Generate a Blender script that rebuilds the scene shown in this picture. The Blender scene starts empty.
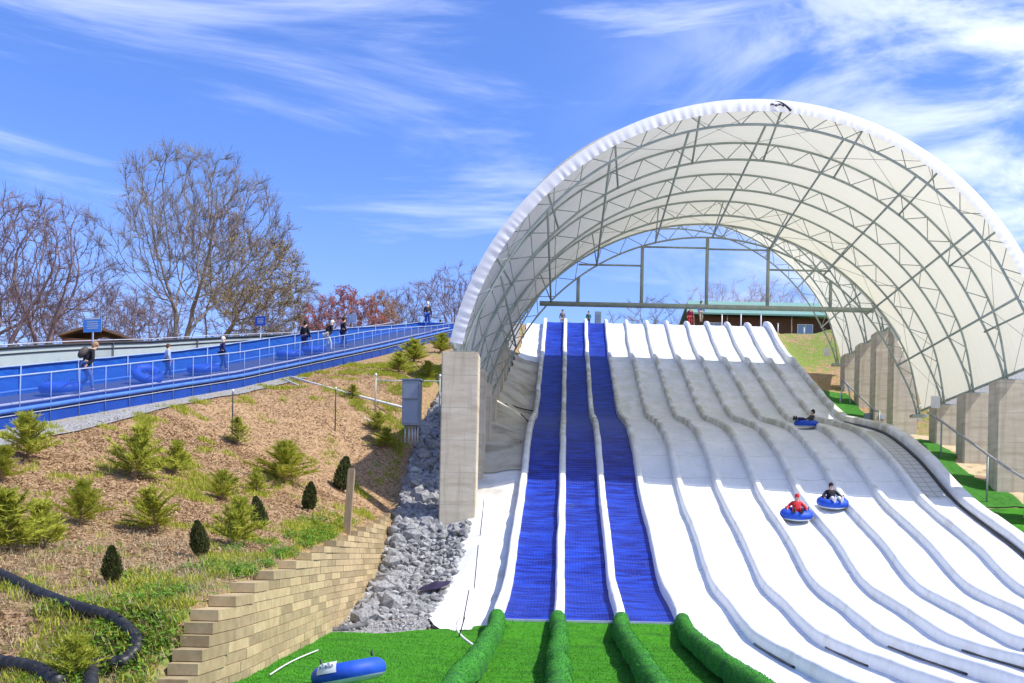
import bpy, bmesh, math, random
from mathutils import Vector, Matrix, noise as mnoise
R = math.radians
PI = math.pi
col = bpy.context.scene.collection
scene = bpy.context.scene
F, ROLL = 1050.0, R(1.2)
PX, PY = 560.5, 556.1

# ------------------------------------------------------------------ maths
def curve(pts):
    xs = [p[0] for p in pts]; ys = [p[1] for p in pts]; n = len(xs)
    d = [(ys[i+1]-ys[i])/(xs[i+1]-xs[i]) for i in range(n-1)]
    m = [d[0]]+[0 if d[i-1]*d[i] <= 0 else 2*d[i-1]*d[i]/(d[i-1]+d[i]) for i in range(1, n-1)]+[d[-1]]
    def f(x):
        if x <= xs[0]: return ys[0]
        if x >= xs[-1]: return ys[-1]
        i = 0
        while x > xs[i+1]: i += 1
        h = xs[i+1]-xs[i]; t = (x-xs[i])/h
        return ((1+2*t)*(1-t)**2*ys[i]+t*(1-t)**2*h*m[i]+t*t*(3-2*t)*ys[i+1]+t*t*(t-1)*h*m[i+1])
    return f
def lin(pts):
    def f(x):
        if x <= pts[0][0]: return pts[0][1]
        for (a, b), (c, d) in zip(pts, pts[1:]):
            if x <= c: return b+(d-b)*(x-a)/(c-a)
        return pts[-1][1]
    return f
def sm(a, b, x):
    t = max(0, min(1, (x-a)/(b-a))); return t*t*(3-2*t)
def nz(x, y, z=0.0): return mnoise.noise(Vector((x, y, z)))

zs = curve([(-60,-2.1),(15,-2.1),(20,-2.05),(24.5,-1.93),(26.6,-1.64),(28,-1.40),(31.5,-.85),(35.1,.5),(40.6,2.37),(45.3,4.55),(49.9,6.15),
            (53.2,6.85),(57.8,7.75),(61.2,9.0),(63.5,10.0),(67.6,11.85),(70.3,13.0),(71.6,13.45),(75.7,15.4),(81,18.05),(82,18.15),(2000,18.2)])
XW = lin([(-60,-5),(16.8,-5.2),(27,-6.0),(42,-6.5),(60,-6.6),(81,-5.5)])
ZW = lin([(-60,-2.12),(13.2,-2.1),(14.3,-1.75),(15.7,-.87),(17.2,-.68),(18.7,-.5),(22.9,-.2),(30,.41),(38,1.2),(42,1.8),(44,3.3),(46,5.0),(52,7.9),(58,9.9),(70,14),(81,18)])
ZR = curve([(-60,-2.12),(26,-2.1),(28,-1.98),(30,-1.8),(35,-.9),(38,.3),(40,1.2),(42,2.1),(46,4.6),(52,7.2),(58,9.3),(70,13.5),(81,17.95)])
def XK(Y): return -16.4+.176*(min(Y, 82)-36)
ZK = lin([(-60,-2.1),(10,-2),(20,.3),(31.9,3.46),(46.9,7.2),(64.6,12.1),(79.6,16.4),(86,18.0)])
SL, SR = -1.55, 15.5
def T(X, Y):
    s = zs(Y)
    ramp = max(0, min(2.5, (Y-81)*.17))*sm(15.5, 17.5, X)
    xk, xw = XK(Y), XW(Y)
    if X <= xk:
        z = ZK(Y)+min(1.0, .03*(xk-X)); cap = (.196-.0012*max(0, min(30, -X-12)))*max(Y, 12)-.3
        if z > cap and X < xk-4.5: z += (cap-z)*sm(4.5, 7, xk-X)
        return z
    if X < xw-.3:
        x0 = xk+1.3
        if X < x0: return ZK(Y)-.05*(X-xk)
        t = (X-x0)/(xw-.3-x0)
        b = (ZK(Y)-.065)*(1-t)+ZW(Y)*t
        w = 4*t*(1-t)
        return b+w*(.22*nz(X*.35, Y*.35)+.10*nz(X*1.1, Y*1.1, 4)+.3*sm(24, 34, Y))
    if X < xw+.02:
        t = (X-xw+.3)/.32; return ZW(Y)*(1-t)+ZR(Y)*t
    if X < -4.6: return ZR(Y)
    if X < -2.0:
        t = (X+4.6)/2.6; return ZR(Y)*(1-t)+(s-.25)*t
    if X < 15.9: return s-.25+ramp
    if X < 16.6: return s-.25-.3*(X-15.9)/.7+ramp
    if X < 19: return s-.55+.06*nz(X, Y, 2)+ramp
    t = sm(19, 27, X)
    return s-.55+1.5*t+.15*nz(X*.5, Y*.5)+ramp
def ray(px, py):
    u, v = (px-PX)/F, (PY-py)/F
    c, s = math.cos(ROLL), math.sin(ROLL)
    return Vector((u*c-v*s, 1, v*c+u*s))
def on_ground(px, py, y0=9, y1=140):
    d = ray(px, py); Y = y0
    while Y < y1:
        if d.z*Y < T(d.x*Y, Y): break
        Y += .05
    return Vector((d.x*Y, Y, T(d.x*Y, Y)))
def at_depth(px, py, Y): return ray(px, py)*Y

# ------------------------------------------------------------------ materials
def nodes(name):
    m = bpy.data.materials.new(name); m.use_nodes = True
    nt = m.node_tree; b = nt.nodes['Principled BSDF']
    return m, nt, b
def N(nt, t, **kw):
    n = nt.nodes.new(t)
    for k, v in kw.items():
        if k in n.inputs.keys() if hasattr(n.inputs, 'keys') else False: n.inputs[k].default_value = v
        else: setattr(n, k, v)
    return n
def rgb(c): return (c[0], c[1], c[2], 1)
def mat(name, c1, c2=None, scale=5, rough=.7, bump=0, bscale=None, stretch=(1,1,1), metal=0, c3=None, s3=.6, spec=.3, detail=6, contrast=(.35,.65), w3=(.5,.62)):
    m, nt, b = nodes(name); L = nt.links.new
    b.inputs['Roughness'].default_value = rough; b.inputs['Metallic'].default_value = metal
    b.inputs['Specular IOR Level'].default_value = spec
    b.inputs['Base Color'].default_value = rgb(c1)
    tc = N(nt, 'ShaderNodeTexCoord'); mp = N(nt, 'ShaderNodeMapping'); mp.inputs['Scale'].default_value = stretch
    L(tc.outputs['Object'], mp.inputs['Vector'])
    if c2:
        n = N(nt, 'ShaderNodeTexNoise'); n.inputs['Scale'].default_value = scale; n.inputs['Detail'].default_value = detail
        n.inputs['Roughness'].default_value = .65
        L(mp.outputs[0], n.inputs['Vector'])
        r = N(nt, 'ShaderNodeMapRange'); r.inputs[1].default_value, r.inputs[2].default_value = contrast
        L(n.outputs['Fac'], r.inputs[0])
        mx = N(nt, 'ShaderNodeMix', data_type='RGBA'); L(r.outputs[0], mx.inputs[0])
        mx.inputs[6].default_value = rgb(c1); mx.inputs[7].default_value = rgb(c2)
        out = mx.outputs[2]
        if c3:
            n3 = N(nt, 'ShaderNodeTexNoise'); n3.inputs['Scale'].default_value = s3; n3.inputs['Detail'].default_value = 8
            L(mp.outputs[0], n3.inputs['Vector'])
            r3 = N(nt, 'ShaderNodeMapRange'); r3.inputs[1].default_value, r3.inputs[2].default_value = w3
            L(n3.outputs['Fac'], r3.inputs[0])
            m3 = N(nt, 'ShaderNodeMix', data_type='RGBA'); L(r3.outputs[0], m3.inputs[0]); L(out, m3.inputs[6])
            m3.inputs[7].default_value = rgb(c3); out = m3.outputs[2]
        L(out, b.inputs['Base Color'])
    if bump:
        nb = N(nt, 'ShaderNodeTexNoise'); nb.inputs['Scale'].default_value = bscale or scale*3; nb.inputs['Detail'].default_value = 5
        L(mp.outputs[0], nb.inputs['Vector'])
        bp = N(nt, 'ShaderNodeBump'); bp.inputs['Strength'].default_value = min(1, bump*4); bp.inputs['Distance'].default_value = bump
        L(nb.outputs['Fac'], bp.inputs['Height']); L(bp.outputs[0], b.inputs['Normal'])
    return m
def foliage(name, c1, c2, scale=3, trans=.35):
    m, nt, b = nodes(name); L = nt.links.new
    g = N(nt, 'ShaderNodeNewGeometry'); mx = N(nt, 'ShaderNodeMix', data_type='RGBA')
    L(g.outputs['Random Per Island'], mx.inputs[0]); mx.inputs[6].default_value = rgb(c1); mx.inputs[7].default_value = rgb(c2)
    L(mx.outputs[2], b.inputs['Base Color']); b.inputs['Roughness'].default_value = .8; b.inputs['Specular IOR Level'].default_value = .15
    t = N(nt, 'ShaderNodeBsdfTranslucent'); L(mx.outputs[2], t.inputs['Color'])
    ms = N(nt, 'ShaderNodeMixShader'); ms.inputs[0].default_value = trans
    L(b.outputs[0], ms.inputs[1]); L(t.outputs[0], ms.inputs[2]); L(ms.outputs[0], nt.nodes['Material Output'].inputs['Surface'])
    return m
M = {}
def hill_mat():
    m, nt, b = nodes('mulch_and_grass'); L = nt.links.new
    tc = N(nt, 'ShaderNodeTexCoord')
    def noise(s, d=6, r=.6):
        n = N(nt, 'ShaderNodeTexNoise'); n.inputs['Scale'].default_value = s; n.inputs['Detail'].default_value = d; n.inputs['Roughness'].default_value = r
        L(tc.outputs['Object'], n.inputs['Vector']); return n
    def rng(o, a, c):
        r = N(nt, 'ShaderNodeMapRange'); r.inputs[1].default_value = a; r.inputs[2].default_value = c; L(o, r.inputs[0]); return r.outputs[0]
    def mix(f, a, c):
        x = N(nt, 'ShaderNodeMix', data_type='RGBA'); L(f, x.inputs[0])
        for i, v in ((6, a), (7, c)):
            if isinstance(v, tuple): x.inputs[i].default_value = rgb(v)
            else: L(v, x.inputs[i])
        return x.outputs[2]
    v = N(nt, 'ShaderNodeTexVoronoi'); v.inputs['Scale'].default_value = 15; L(tc.outputs['Object'], v.inputs['Vector'])
    chips = N(nt, 'ShaderNodeSeparateColor'); L(v.outputs['Color'], chips.inputs[0])
    mul = mix(chips.outputs[0], (.235,.14,.072), (.47,.315,.18))
    dark = mix(rng(noise(5, 8, .7).outputs['Fac'], .54, .66), mul, (.13,.08,.045))
    at = N(nt, 'ShaderNodeAttribute'); at.attribute_name = 'green'
    n2 = noise(1.6, 8, .7)
    ad = N(nt, 'ShaderNodeMath', operation='ADD'); L(n2.outputs['Fac'], ad.inputs[0]); L(at.outputs['Fac'], ad.inputs[1])
    grass = mix(rng(noise(11, 4).outputs['Fac'], .35, .65), (.10,.17,.03), (.26,.29,.07))
    out = mix(rng(ad.outputs[0], .60, .72), dark, grass)
    L(out, b.inputs['Base Color']); b.inputs['Roughness'].default_value = .95; b.inputs['Specular IOR Level'].default_value = .1
    bp = N(nt, 'ShaderNodeBump'); bp.inputs['Strength'].default_value = .9; bp.inputs['Distance'].default_value = .06
    nn = noise(10, 6, .75); L(nn.outputs['Fac'], bp.inputs['Height']); L(bp.outputs[0], b.inputs['Normal'])
    return m
def mat_blue_lane():
    m, nt, b = nodes('blue_bristle_matting'); L = nt.links.new
    tc = N(nt, 'ShaderNodeTexCoord')
    mp = N(nt, 'ShaderNodeMapping'); mp.inputs['Scale'].default_value = (.9, 4.5, 3); L(tc.outputs['Object'], mp.inputs['Vector'])
    n = N(nt, 'ShaderNodeTexNoise'); n.inputs['Scale'].default_value = 1.2; n.inputs['Detail'].default_value = 6; L(mp.outputs[0], n.inputs['Vector'])
    r = N(nt, 'ShaderNodeMapRange'); r.inputs[1].default_value = .40; r.inputs[2].default_value = .66; L(n.outputs['Fac'], r.inputs[0])
    mx = N(nt, 'ShaderNodeMix', data_type='RGBA'); L(r.outputs[0], mx.inputs[0])
    mx.inputs[6].default_value = (.002,.010,.17,1); mx.inputs[7].default_value = (.008,.048,.44,1)
    sx = N(nt, 'ShaderNodeSeparateXYZ'); L(tc.outputs['Object'], sx.inputs[0])
    # seams between mats, one every 1.2 m, and the small holes of the matting
    md = N(nt, 'ShaderNodeMath', operation='PINGPONG'); md.inputs[1].default_value = .6; L(sx.outputs['Y'], md.inputs[0])
    lt = N(nt, 'ShaderNodeMath', operation='LESS_THAN'); lt.inputs[1].default_value = .025; L(md.outputs[0], lt.inputs[0])
    m2 = N(nt, 'ShaderNodeMix', data_type='RGBA'); L(lt.outputs[0], m2.inputs[0]); L(mx.outputs[2], m2.inputs[6]); m2.inputs[7].default_value = (.02,.05,.30,1)
    v = N(nt, 'ShaderNodeTexVoronoi'); v.inputs['Scale'].default_value = 11; v.inputs['Randomness'].default_value = .15; L(tc.outputs['Object'], v.inputs['Vector'])
    l2 = N(nt, 'ShaderNodeMapRange'); l2.inputs[1].default_value = .12; l2.inputs[2].default_value = .3; L(v.outputs['Distance'], l2.inputs[0])
    m3 = N(nt, 'ShaderNodeMix', data_type='RGBA'); L(l2.outputs[0], m3.inputs[0]); m3.inputs[6].default_value = (.03,.065,.40,1); L(m2.outputs[2], m3.inputs[7])
    n5 = N(nt, 'ShaderNodeTexNoise'); n5.inputs['Scale'].default_value = .8; n5.inputs['Detail'].default_value = 9; n5.inputs['Roughness'].default_value = .75; L(tc.outputs['Object'], n5.inputs['Vector'])
    r5 = N(nt, 'ShaderNodeMapRange'); r5.inputs[1].default_value = .58; r5.inputs[2].default_value = .82; r5.inputs[4].default_value = .5; L(n5.outputs['Fac'], r5.inputs[0])
    m5 = N(nt, 'ShaderNodeMix', data_type='RGBA'); L(r5.outputs[0], m5.inputs[0]); L(m3.outputs[2], m5.inputs[6]); m5.inputs[7].default_value = (.10,.15,.34,1)
    L(m5.outputs[2], b.inputs['Base Color']); b.inputs['Roughness'].default_value = .55; b.inputs['Specular IOR Level'].default_value = .25
    bp = N(nt, 'ShaderNodeBump'); bp.inputs['Strength'].default_value = .5; bp.inputs['Distance'].default_value = .03
    L(v.outputs['Distance'], bp.inputs['Height']); L(bp.outputs[0], b.inputs['Normal'])
    return m
def mat_white_lane(name, grid=False):
    m, nt, b = nodes(name); L = nt.links.new
    tc = N(nt, 'ShaderNodeTexCoord')
    def noise(s, st=(1,1,1), d=7):
        mp = N(nt, 'ShaderNodeMapping'); mp.inputs['Scale'].default_value = st; L(tc.outputs['Object'], mp.inputs['Vector'])
        n = N(nt, 'ShaderNodeTexNoise'); n.inputs['Scale'].default_value = s; n.inputs['Detail'].default_value = d; n.inputs['Roughness'].default_value = .65
        L(mp.outputs[0], n.inputs['Vector']); return n.outputs['Fac']
    def rng(o, a, c):
        r = N(nt, 'ShaderNodeMapRange'); r.inputs[1].default_value = a; r.inputs[2].default_value = c; L(o, r.inputs[0]); return r.outputs[0]
    def mix(f, a, c):
        x = N(nt, 'ShaderNodeMix', data_type='RGBA'); L(f, x.inputs[0])
        for i, v in ((6, a), (7, c)):
            if isinstance(v, tuple): x.inputs[i].default_value = rgb(v)
            else: L(v, x.inputs[i])
        return x.outputs[2]
    c = mix(rng(noise(.5, (1,.5,1)), .35, .65), (.80,.80,.79), (.64,.66,.68))
    c = mix(rng(noise(2.2, (1.5,.5,1)), .58, .78), c, (.56,.56,.50))
    c = mix(rng(noise(.9, (.25,5,1)), .60, .72), c, (.66,.65,.60))
    sx = N(nt, 'ShaderNodeSeparateXYZ'); L(tc.outputs['Object'], sx.inputs[0])
    ad = N(nt, 'ShaderNodeMath', operation='ADD'); L(sx.outputs['Y'], ad.inputs[0]); L(noise(.35), ad.inputs[1])
    md = N(nt, 'ShaderNodeMath', operation='PINGPONG'); md.inputs[1].default_value = 1.2; L(ad.outputs[0], md.inputs[0])
    lt = N(nt, 'ShaderNodeMath', operation='LESS_THAN'); lt.inputs[1].default_value = .022; L(md.outputs[0], lt.inputs[0])
    c = mix(lt.outputs[0], c, (.52,.52,.50))
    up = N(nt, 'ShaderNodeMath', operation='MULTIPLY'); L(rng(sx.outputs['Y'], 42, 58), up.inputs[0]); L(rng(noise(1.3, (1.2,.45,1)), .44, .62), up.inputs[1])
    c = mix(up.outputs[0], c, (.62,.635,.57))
    if grid:
        sx = N(nt, 'ShaderNodeSeparateXYZ'); L(tc.outputs['Object'], sx.inputs[0])
        f = None
        for ax, per, w in (('Y', .45, .03), ('X', .4, .02)):
            md = N(nt, 'ShaderNodeMath', operation='PINGPONG'); md.inputs[1].default_value = per/2; L(sx.outputs[ax], md.inputs[0])
            lt = N(nt, 'ShaderNodeMath', operation='LESS_THAN'); lt.inputs[1].default_value = w; L(md.outputs[0], lt.inputs[0])
            if f is None: f = lt.outputs[0]
            else:
                a = N(nt, 'ShaderNodeMath', operation='MAXIMUM'); L(f, a.inputs[0]); L(lt.outputs[0], a.inputs[1]); f = a.outputs[0]
        cg = mix(f, (.50,.50,.47), (.30,.29,.26))
        gy = rng(sx.outputs['Y'], 41.0, 41.3); gy2 = rng(sx.outputs['Y'], 51.2, 51.0)
        mm = N(nt, 'ShaderNodeMath', operation='MULTIPLY'); L(gy, mm.inputs[0]); L(gy2, mm.inputs[1])
        c = mix(mm.outputs[0], c, cg)
    L(c, b.inputs['Base Color']); b.inputs['Roughness'].default_value = .6; b.inputs['Specular IOR Level'].default_value = .3
    bp = N(nt, 'ShaderNodeBump'); bp.inputs['Strength'].default_value = .6; bp.inputs['Distance'].default_value = .04
    L(noise(3, (1,2,1)), bp.inputs['Height']); L(bp.outputs[0], b.inputs['Normal'])
    return m
def fabric(name, c, trans, rough=.6, sc=.7):
    m, nt, b = nodes(name); L = nt.links.new
    tc = N(nt, 'ShaderNodeTexCoord'); n = N(nt, 'ShaderNodeTexNoise'); n.inputs['Scale'].default_value = sc; n.inputs['Detail'].default_value = 4
    L(tc.outputs['Object'], n.inputs['Vector'])
    mx = N(nt, 'ShaderNodeMix', data_type='RGBA'); L(n.outputs['Fac'], mx.inputs[0]); mx.inputs[6].default_value = rgb(c); mx.inputs[7].default_value = rgb([v*.93 for v in c])
    L(mx.outputs[2], b.inputs['Base Color']); b.inputs['Roughness'].default_value = rough
    t = N(nt, 'ShaderNodeBsdfTranslucent'); t.inputs['Color'].default_value = (c[0], c[1]*.985, c[2]*.90, 1)
    ms = N(nt, 'ShaderNodeMixShader'); ms.inputs[0].default_value = trans
    L(b.outputs[0], ms.inputs[1]); L(t.outputs[0], ms.inputs[2]); L(ms.outputs[0], nt.nodes['Material Output'].inputs['Surface'])
    return m
def net(name, c, see):
    m, nt, b = nodes(name); L = nt.links.new
    b.inputs['Base Color'].default_value = rgb(c); b.inputs['Roughness'].default_value = .6
    t = N(nt, 'ShaderNodeBsdfTransparent'); ms = N(nt, 'ShaderNodeMixShader'); ms.inputs[0].default_value = see
    L(b.outputs[0], ms.inputs[1]); L(t.outputs[0], ms.inputs[2]); L(ms.outputs[0], nt.nodes['Material Output'].inputs['Surface'])
    return m
def island(name, c1, c2, rough=.85, bump=.02, bs=12, c3=None, m3=(.55,.7)):
    m = mat(name, c1, c2, bump=bump, bscale=bs, rough=rough); nt = m.node_tree; L = nt.links.new; b = nt.nodes['Principled BSDF']
    g = N(nt, 'ShaderNodeNewGeometry')
    src = b.inputs['Base Color'].links[0].from_socket
    r = N(nt, 'ShaderNodeMapRange'); r.inputs[3].default_value = .68; r.inputs[4].default_value = 1.2; L(g.outputs['Random Per Island'], r.inputs[0])
    vm = N(nt, 'ShaderNodeVectorMath', operation='SCALE'); L(src, vm.inputs[0]); L(r.outputs[0], vm.inputs['Scale'])
    out = vm.outputs[0]
    if c3:
        tc = N(nt, 'ShaderNodeTexCoord'); mp = N(nt, 'ShaderNodeMapping'); mp.inputs['Scale'].default_value = (1, .7, .35); L(tc.outputs['Object'], mp.inputs[0])
        n = N(nt, 'ShaderNodeTexNoise'); n.inputs['Scale'].default_value = 1.1; n.inputs['Detail'].default_value = 7; L(mp.outputs[0], n.inputs['Vector'])
        q = N(nt, 'ShaderNodeMapRange'); q.inputs[1].default_value, q.inputs[2].default_value = m3; L(n.outputs['Fac'], q.inputs[0])
        x = N(nt, 'ShaderNodeMix', data_type='RGBA'); L(q.outputs[0], x.inputs[0]); L(out, x.inputs[6]); x.inputs[7].default_value = rgb(c3); out = x.outputs[2]
    L(out, b.inputs['Base Color'])
    return m
M['hill'] = hill_mat()
M['gravel'] = mat('grey_gravel', (.15,.145,.14), (.38,.37,.36), 14, .9, .05, 20, contrast=(.4,.6), c3=(.30,.25,.18), s3=.8, w3=(.55,.75))
M['rock'] = island('grey_limestone', (.15,.148,.145), (.38,.375,.365), bs=9, bump=.03)
M['sheet'] = mat('white_geotextile', (.80,.80,.79), (.70,.69,.65), 1.2, .8, .05, 2.5, c3=(.52,.47,.38), s3=.5, w3=(.60,.74))
M['sheet_dirty_shade'] = mat('stained_shaded_geotextile', (.46,.42,.33), (.60,.56,.46), 1.0, .85, .05, 3, c3=(.32,.28,.2), s3=.6, w3=(.52,.68))  # dirt and canopy shade both put into this darker sheet colour
M['turf'] = mat('green_artificial_turf', (.022,.14,.006), (.07,.27,.014), 14, .9, .05, 45, stretch=(.8,2.6,1), c3=(.03,.13,.012), s3=1.3, w3=(.48,.66), spec=.15)
M['turf_dark'] = mat('dark_green_turf', (.025,.12,.012), (.05,.19,.02), 4, .85, .03, 50, spec=.15)  # darker green than the run-out turf
M['turf_roll'] = mat('green_turf_on_rolls', (.02,.14,.012), (.06,.26,.03), 14, .85, .05, 45, c3=(.03,.13,.03), s3=2, spec=.15)
M['blue_lane'] = mat_blue_lane()
M['white_lane'] = mat_white_lane('white_slide_matting'); M['grid_lane'] = mat_white_lane('white_matting_with_grid', True)
M['pad'] = mat('white_padded_vinyl', (.78,.78,.77), (.70,.70,.67), 3, .55, .025, 4, c3=(.55,.53,.46), s3=1.2, w3=(.58,.78))
def shade_pad():  # paints the khaki look of canopy shade into the pad colour
    m = M['pad']; nt = m.node_tree; L = nt.links.new; b = nt.nodes['Principled BSDF']; src = b.inputs['Base Color'].links[0].from_socket
    tc = N(nt, 'ShaderNodeTexCoord'); sx = N(nt, 'ShaderNodeSeparateXYZ'); L(tc.outputs['Object'], sx.inputs[0])
    n = N(nt, 'ShaderNodeTexNoise'); n.inputs['Scale'].default_value = .9; n.inputs['Detail'].default_value = 7; L(tc.outputs['Object'], n.inputs['Vector'])
    q = N(nt, 'ShaderNodeMapRange'); q.inputs[1].default_value = .36; q.inputs[2].default_value = .58; L(n.outputs['Fac'], q.inputs[0])
    y1 = N(nt, 'ShaderNodeMapRange'); y1.inputs[1].default_value = 41; y1.inputs[2].default_value = 50; y1.inputs[4].default_value = .9; L(sx.outputs['Y'], y1.inputs[0])
    y2 = N(nt, 'ShaderNodeMapRange'); y2.inputs[1].default_value = 72; y2.inputs[2].default_value = 70; L(sx.outputs['Y'], y2.inputs[0])
    a = N(nt, 'ShaderNodeMath', operation='MULTIPLY'); L(q.outputs[0], a.inputs[0]); L(y1.outputs[0], a.inputs[1])
    c = N(nt, 'ShaderNodeMath', operation='MULTIPLY'); L(a.outputs[0], c.inputs[0]); L(y2.outputs[0], c.inputs[1])
    mx = N(nt, 'ShaderNodeMix', data_type='RGBA'); L(c.outputs[0], mx.inputs[0]); L(src, mx.inputs[6]); mx.inputs[7].default_value = (.44,.42,.31,1)
    L(mx.outputs[2], b.inputs['Base Color'])
shade_pad()
def form_lines(m):
    nt = m.node_tree; L = nt.links.new; b = nt.nodes['Principled BSDF']; src = b.inputs['Base Color'].links[0].from_socket
    tc = N(nt, 'ShaderNodeTexCoord'); sx = N(nt, 'ShaderNodeSeparateXYZ'); L(tc.outputs['Object'], sx.inputs[0])
    md = N(nt, 'ShaderNodeMath', operation='PINGPONG'); md.inputs[1].default_value = .61; L(sx.outputs['Z'], md.inputs[0])
    lt = N(nt, 'ShaderNodeMath', operation='LESS_THAN'); lt.inputs[1].default_value = .012; L(md.outputs[0], lt.inputs[0])
    mp = N(nt, 'ShaderNodeMapping'); mp.inputs['Scale'].default_value = (5, 5, .35); L(tc.outputs['Object'], mp.inputs[0])
    n = N(nt, 'ShaderNodeTexNoise'); n.inputs['Scale'].default_value = 1.4; n.inputs['Detail'].default_value = 6; L(mp.outputs[0], n.inputs['Vector'])
    q = N(nt, 'ShaderNodeMapRange'); q.inputs[1].default_value = .52; q.inputs[2].default_value = .75; q.inputs[4].default_value = .6; L(n.outputs['Fac'], q.inputs[0])
    a = N(nt, 'ShaderNodeMix', data_type='RGBA'); L(q.outputs[0], a.inputs[0]); L(src, a.inputs[6]); a.inputs[7].default_value = (.33,.28,.20,1)
    c = N(nt, 'ShaderNodeMix', data_type='RGBA'); L(lt.outputs[0], c.inputs[0]); L(a.outputs[2], c.inputs[6]); c.inputs[7].default_value = (.40,.36,.28,1)
    L(c.outputs[2], b.inputs['Base Color'])
M['concrete'] = mat('cast_concrete', (.49,.42,.30), (.62,.55,.42), 1.5, .9, .02, 25, stretch=(.5,.5,2.2), c3=(.36,.29,.20), s3=.8, w3=(.56,.76))
form_lines(M['concrete'])
M['steel'] = mat('dull_galvanised_steel', (.28,.34,.31), (.38,.44,.40), 3, .5, metal=.25)
M['dull_pipe'] = mat('dull_grey_pipe', (.26,.25,.24), (.36,.35,.33), 3, .5)
M['cable'] = mat('steel_cable', (.3,.32,.3), rough=.5)
M['membrane'] = fabric('cream_translucent_fabric', (.75,.73,.645), .36)
def weld(m):
    nt = m.node_tree; L = nt.links.new; b = nt.nodes['Principled BSDF']; src = b.inputs['Base Color'].links[0].from_socket
    tc = N(nt, 'ShaderNodeTexCoord'); mp = N(nt, 'ShaderNodeMapping'); mp.inputs['Scale'].default_value = (.6, 4, .6); L(tc.outputs['Object'], mp.inputs[0])
    n = N(nt, 'ShaderNodeTexNoise'); n.inputs['Scale'].default_value = .8; n.inputs['Detail'].default_value = 5; L(mp.outputs[0], n.inputs['Vector'])
    bp = N(nt, 'ShaderNodeBump'); bp.inputs['Strength'].default_value = .6; bp.inputs['Distance'].default_value = .12; L(n.outputs['Fac'], bp.inputs['Height']); L(bp.outputs[0], b.inputs['Normal'])
    sx = N(nt, 'ShaderNodeSeparateXYZ'); L(tc.outputs['Object'], sx.inputs[0])
    md = N(nt, 'ShaderNodeMath', operation='PINGPONG'); md.inputs[1].default_value = .8875; L(sx.outputs['Y'], md.inputs[0])
    lt = N(nt, 'ShaderNodeMath', operation='LESS_THAN'); lt.inputs[1].default_value = .03; L(md.outputs[0], lt.inputs[0])
    c = N(nt, 'ShaderNodeMix', data_type='RGBA'); L(lt.outputs[0], c.inputs[0]); L(src, c.inputs[6]); c.inputs[7].default_value = (.60,.585,.50,1)
    L(c.outputs[2], b.inputs['Base Color'])
weld(M['membrane'])
M['valance'] = fabric('white_fabric_edge', (.88,.88,.88), .15)
M['logo'] = mat('dark_print', (.06,.06,.08), rough=.6)
M['block'] = island('tan_split_face_block', (.38,.28,.145), (.50,.39,.22), c3=(.27,.18,.08), bs=18, m3=(.60,.80))
M['blue_wall'] = mat('blue_plastic_panel', (.008,.065,.36), (.012,.11,.46), 1.2, .5, .02, 4, stretch=(1,1,4))
M['blue_net'] = net('blue_mesh_net', (.010,.075,.42), .58)
M['rail_blue'] = mat('pale_blue_rail', (.26,.34,.55), (.34,.41,.6), 4, .5)
M['post_blue'] = mat('blue_grey_post', (.16,.24,.48), (.22,.3,.52), 4, .5)
M['blue_dark'] = mat('blue_skirt', (.007,.045,.27), (.010,.06,.34), 2, .5, .02, 4)
M['blue_pipe'] = mat('light_blue_pipe', (.05,.14,.52), (.08,.2,.58), 2, .4)
M['galv'] = mat('galvanised_rail', (.42,.45,.52), (.55,.57,.62), 4, .4, metal=.3)
M['white_pl'] = mat('white_pvc', (.75,.75,.75), (.66,.65,.62), 3, .5)
M['grey_wall'] = mat('grey_green_sheeting', (.36,.42,.42), (.44,.50,.49), .8, .6, .01, 3, c3=(.30,.34,.35), s3=.4)
M['dark'] = mat('dark_rail', (.03,.035,.04), rough=.6)
M['belt'] = mat('rubber_belt', (.05,.06,.09), rough=.8)
M['grey_box'] = mat('grey_painted_steel', (.22,.27,.34), (.26,.31,.38), 3, .4)
M['wood'] = mat('weathered_wood', (.34,.25,.15), (.24,.17,.10), 4, .85, .01, 10, stretch=(4,4,.5))
M['brown'] = mat('brown_siding', (.10,.045,.025), (.14,.065,.035), 3, .8, stretch=(1,1,6))
M['green_roof'] = mat('green_metal_roof', (.16,.30,.24), (.20,.35,.28), 2, .5)
M['glass'] = mat('window_glass', (.22,.30,.42), rough=.15, spec=.7)
M['bark_grey'] = mat('grey_bark', (.18,.15,.125), (.30,.26,.22), 3, .9)
M['bark_purple'] = mat('purple_brown_bark', (.16,.115,.13), (.25,.19,.20), 3, .9)
M['bark_pale'] = mat('pale_bark', (.36,.29,.29), (.46,.39,.38), 3, .9)
M['bark_brown'] = mat('brown_bark', (.16,.115,.085), (.25,.19,.14), 3, .9)
M['bud_olive'] = foliage('olive_buds', (.40,.30,.10), (.28,.25,.11), .5)
M['bud_orange'] = foliage('orange_buds', (.46,.24,.11), (.34,.20,.11), .5)
M['bud_red'] = foliage('red_buds', (.42,.09,.08), (.36,.14,.09), .5)
M['bud_purple'] = foliage('purple_buds', (.30,.19,.22), (.34,.22,.2), .5)
M['needle'] = foliage('yellow_green_needles', (.27,.33,.03), (.52,.50,.08), .5)
M['needle_dark'] = foliage('dark_green_scales', (.04,.06,.018), (.12,.125,.04), .5)
M['weed'] = foliage('bright_green_leaves', (.08,.20,.02), (.20,.33,.04), .5)
M['straw'] = foliage('dry_straw', (.42,.33,.18), (.55,.47,.30), .5)
M['chip'] = foliage('wood_chips', (.22,.13,.06), (.55,.38,.22), .5, trans=.05)
M['blade'] = foliage('turf_fibres', (.03,.18,.008), (.13,.42,.03), .5, trans=.3)
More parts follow.
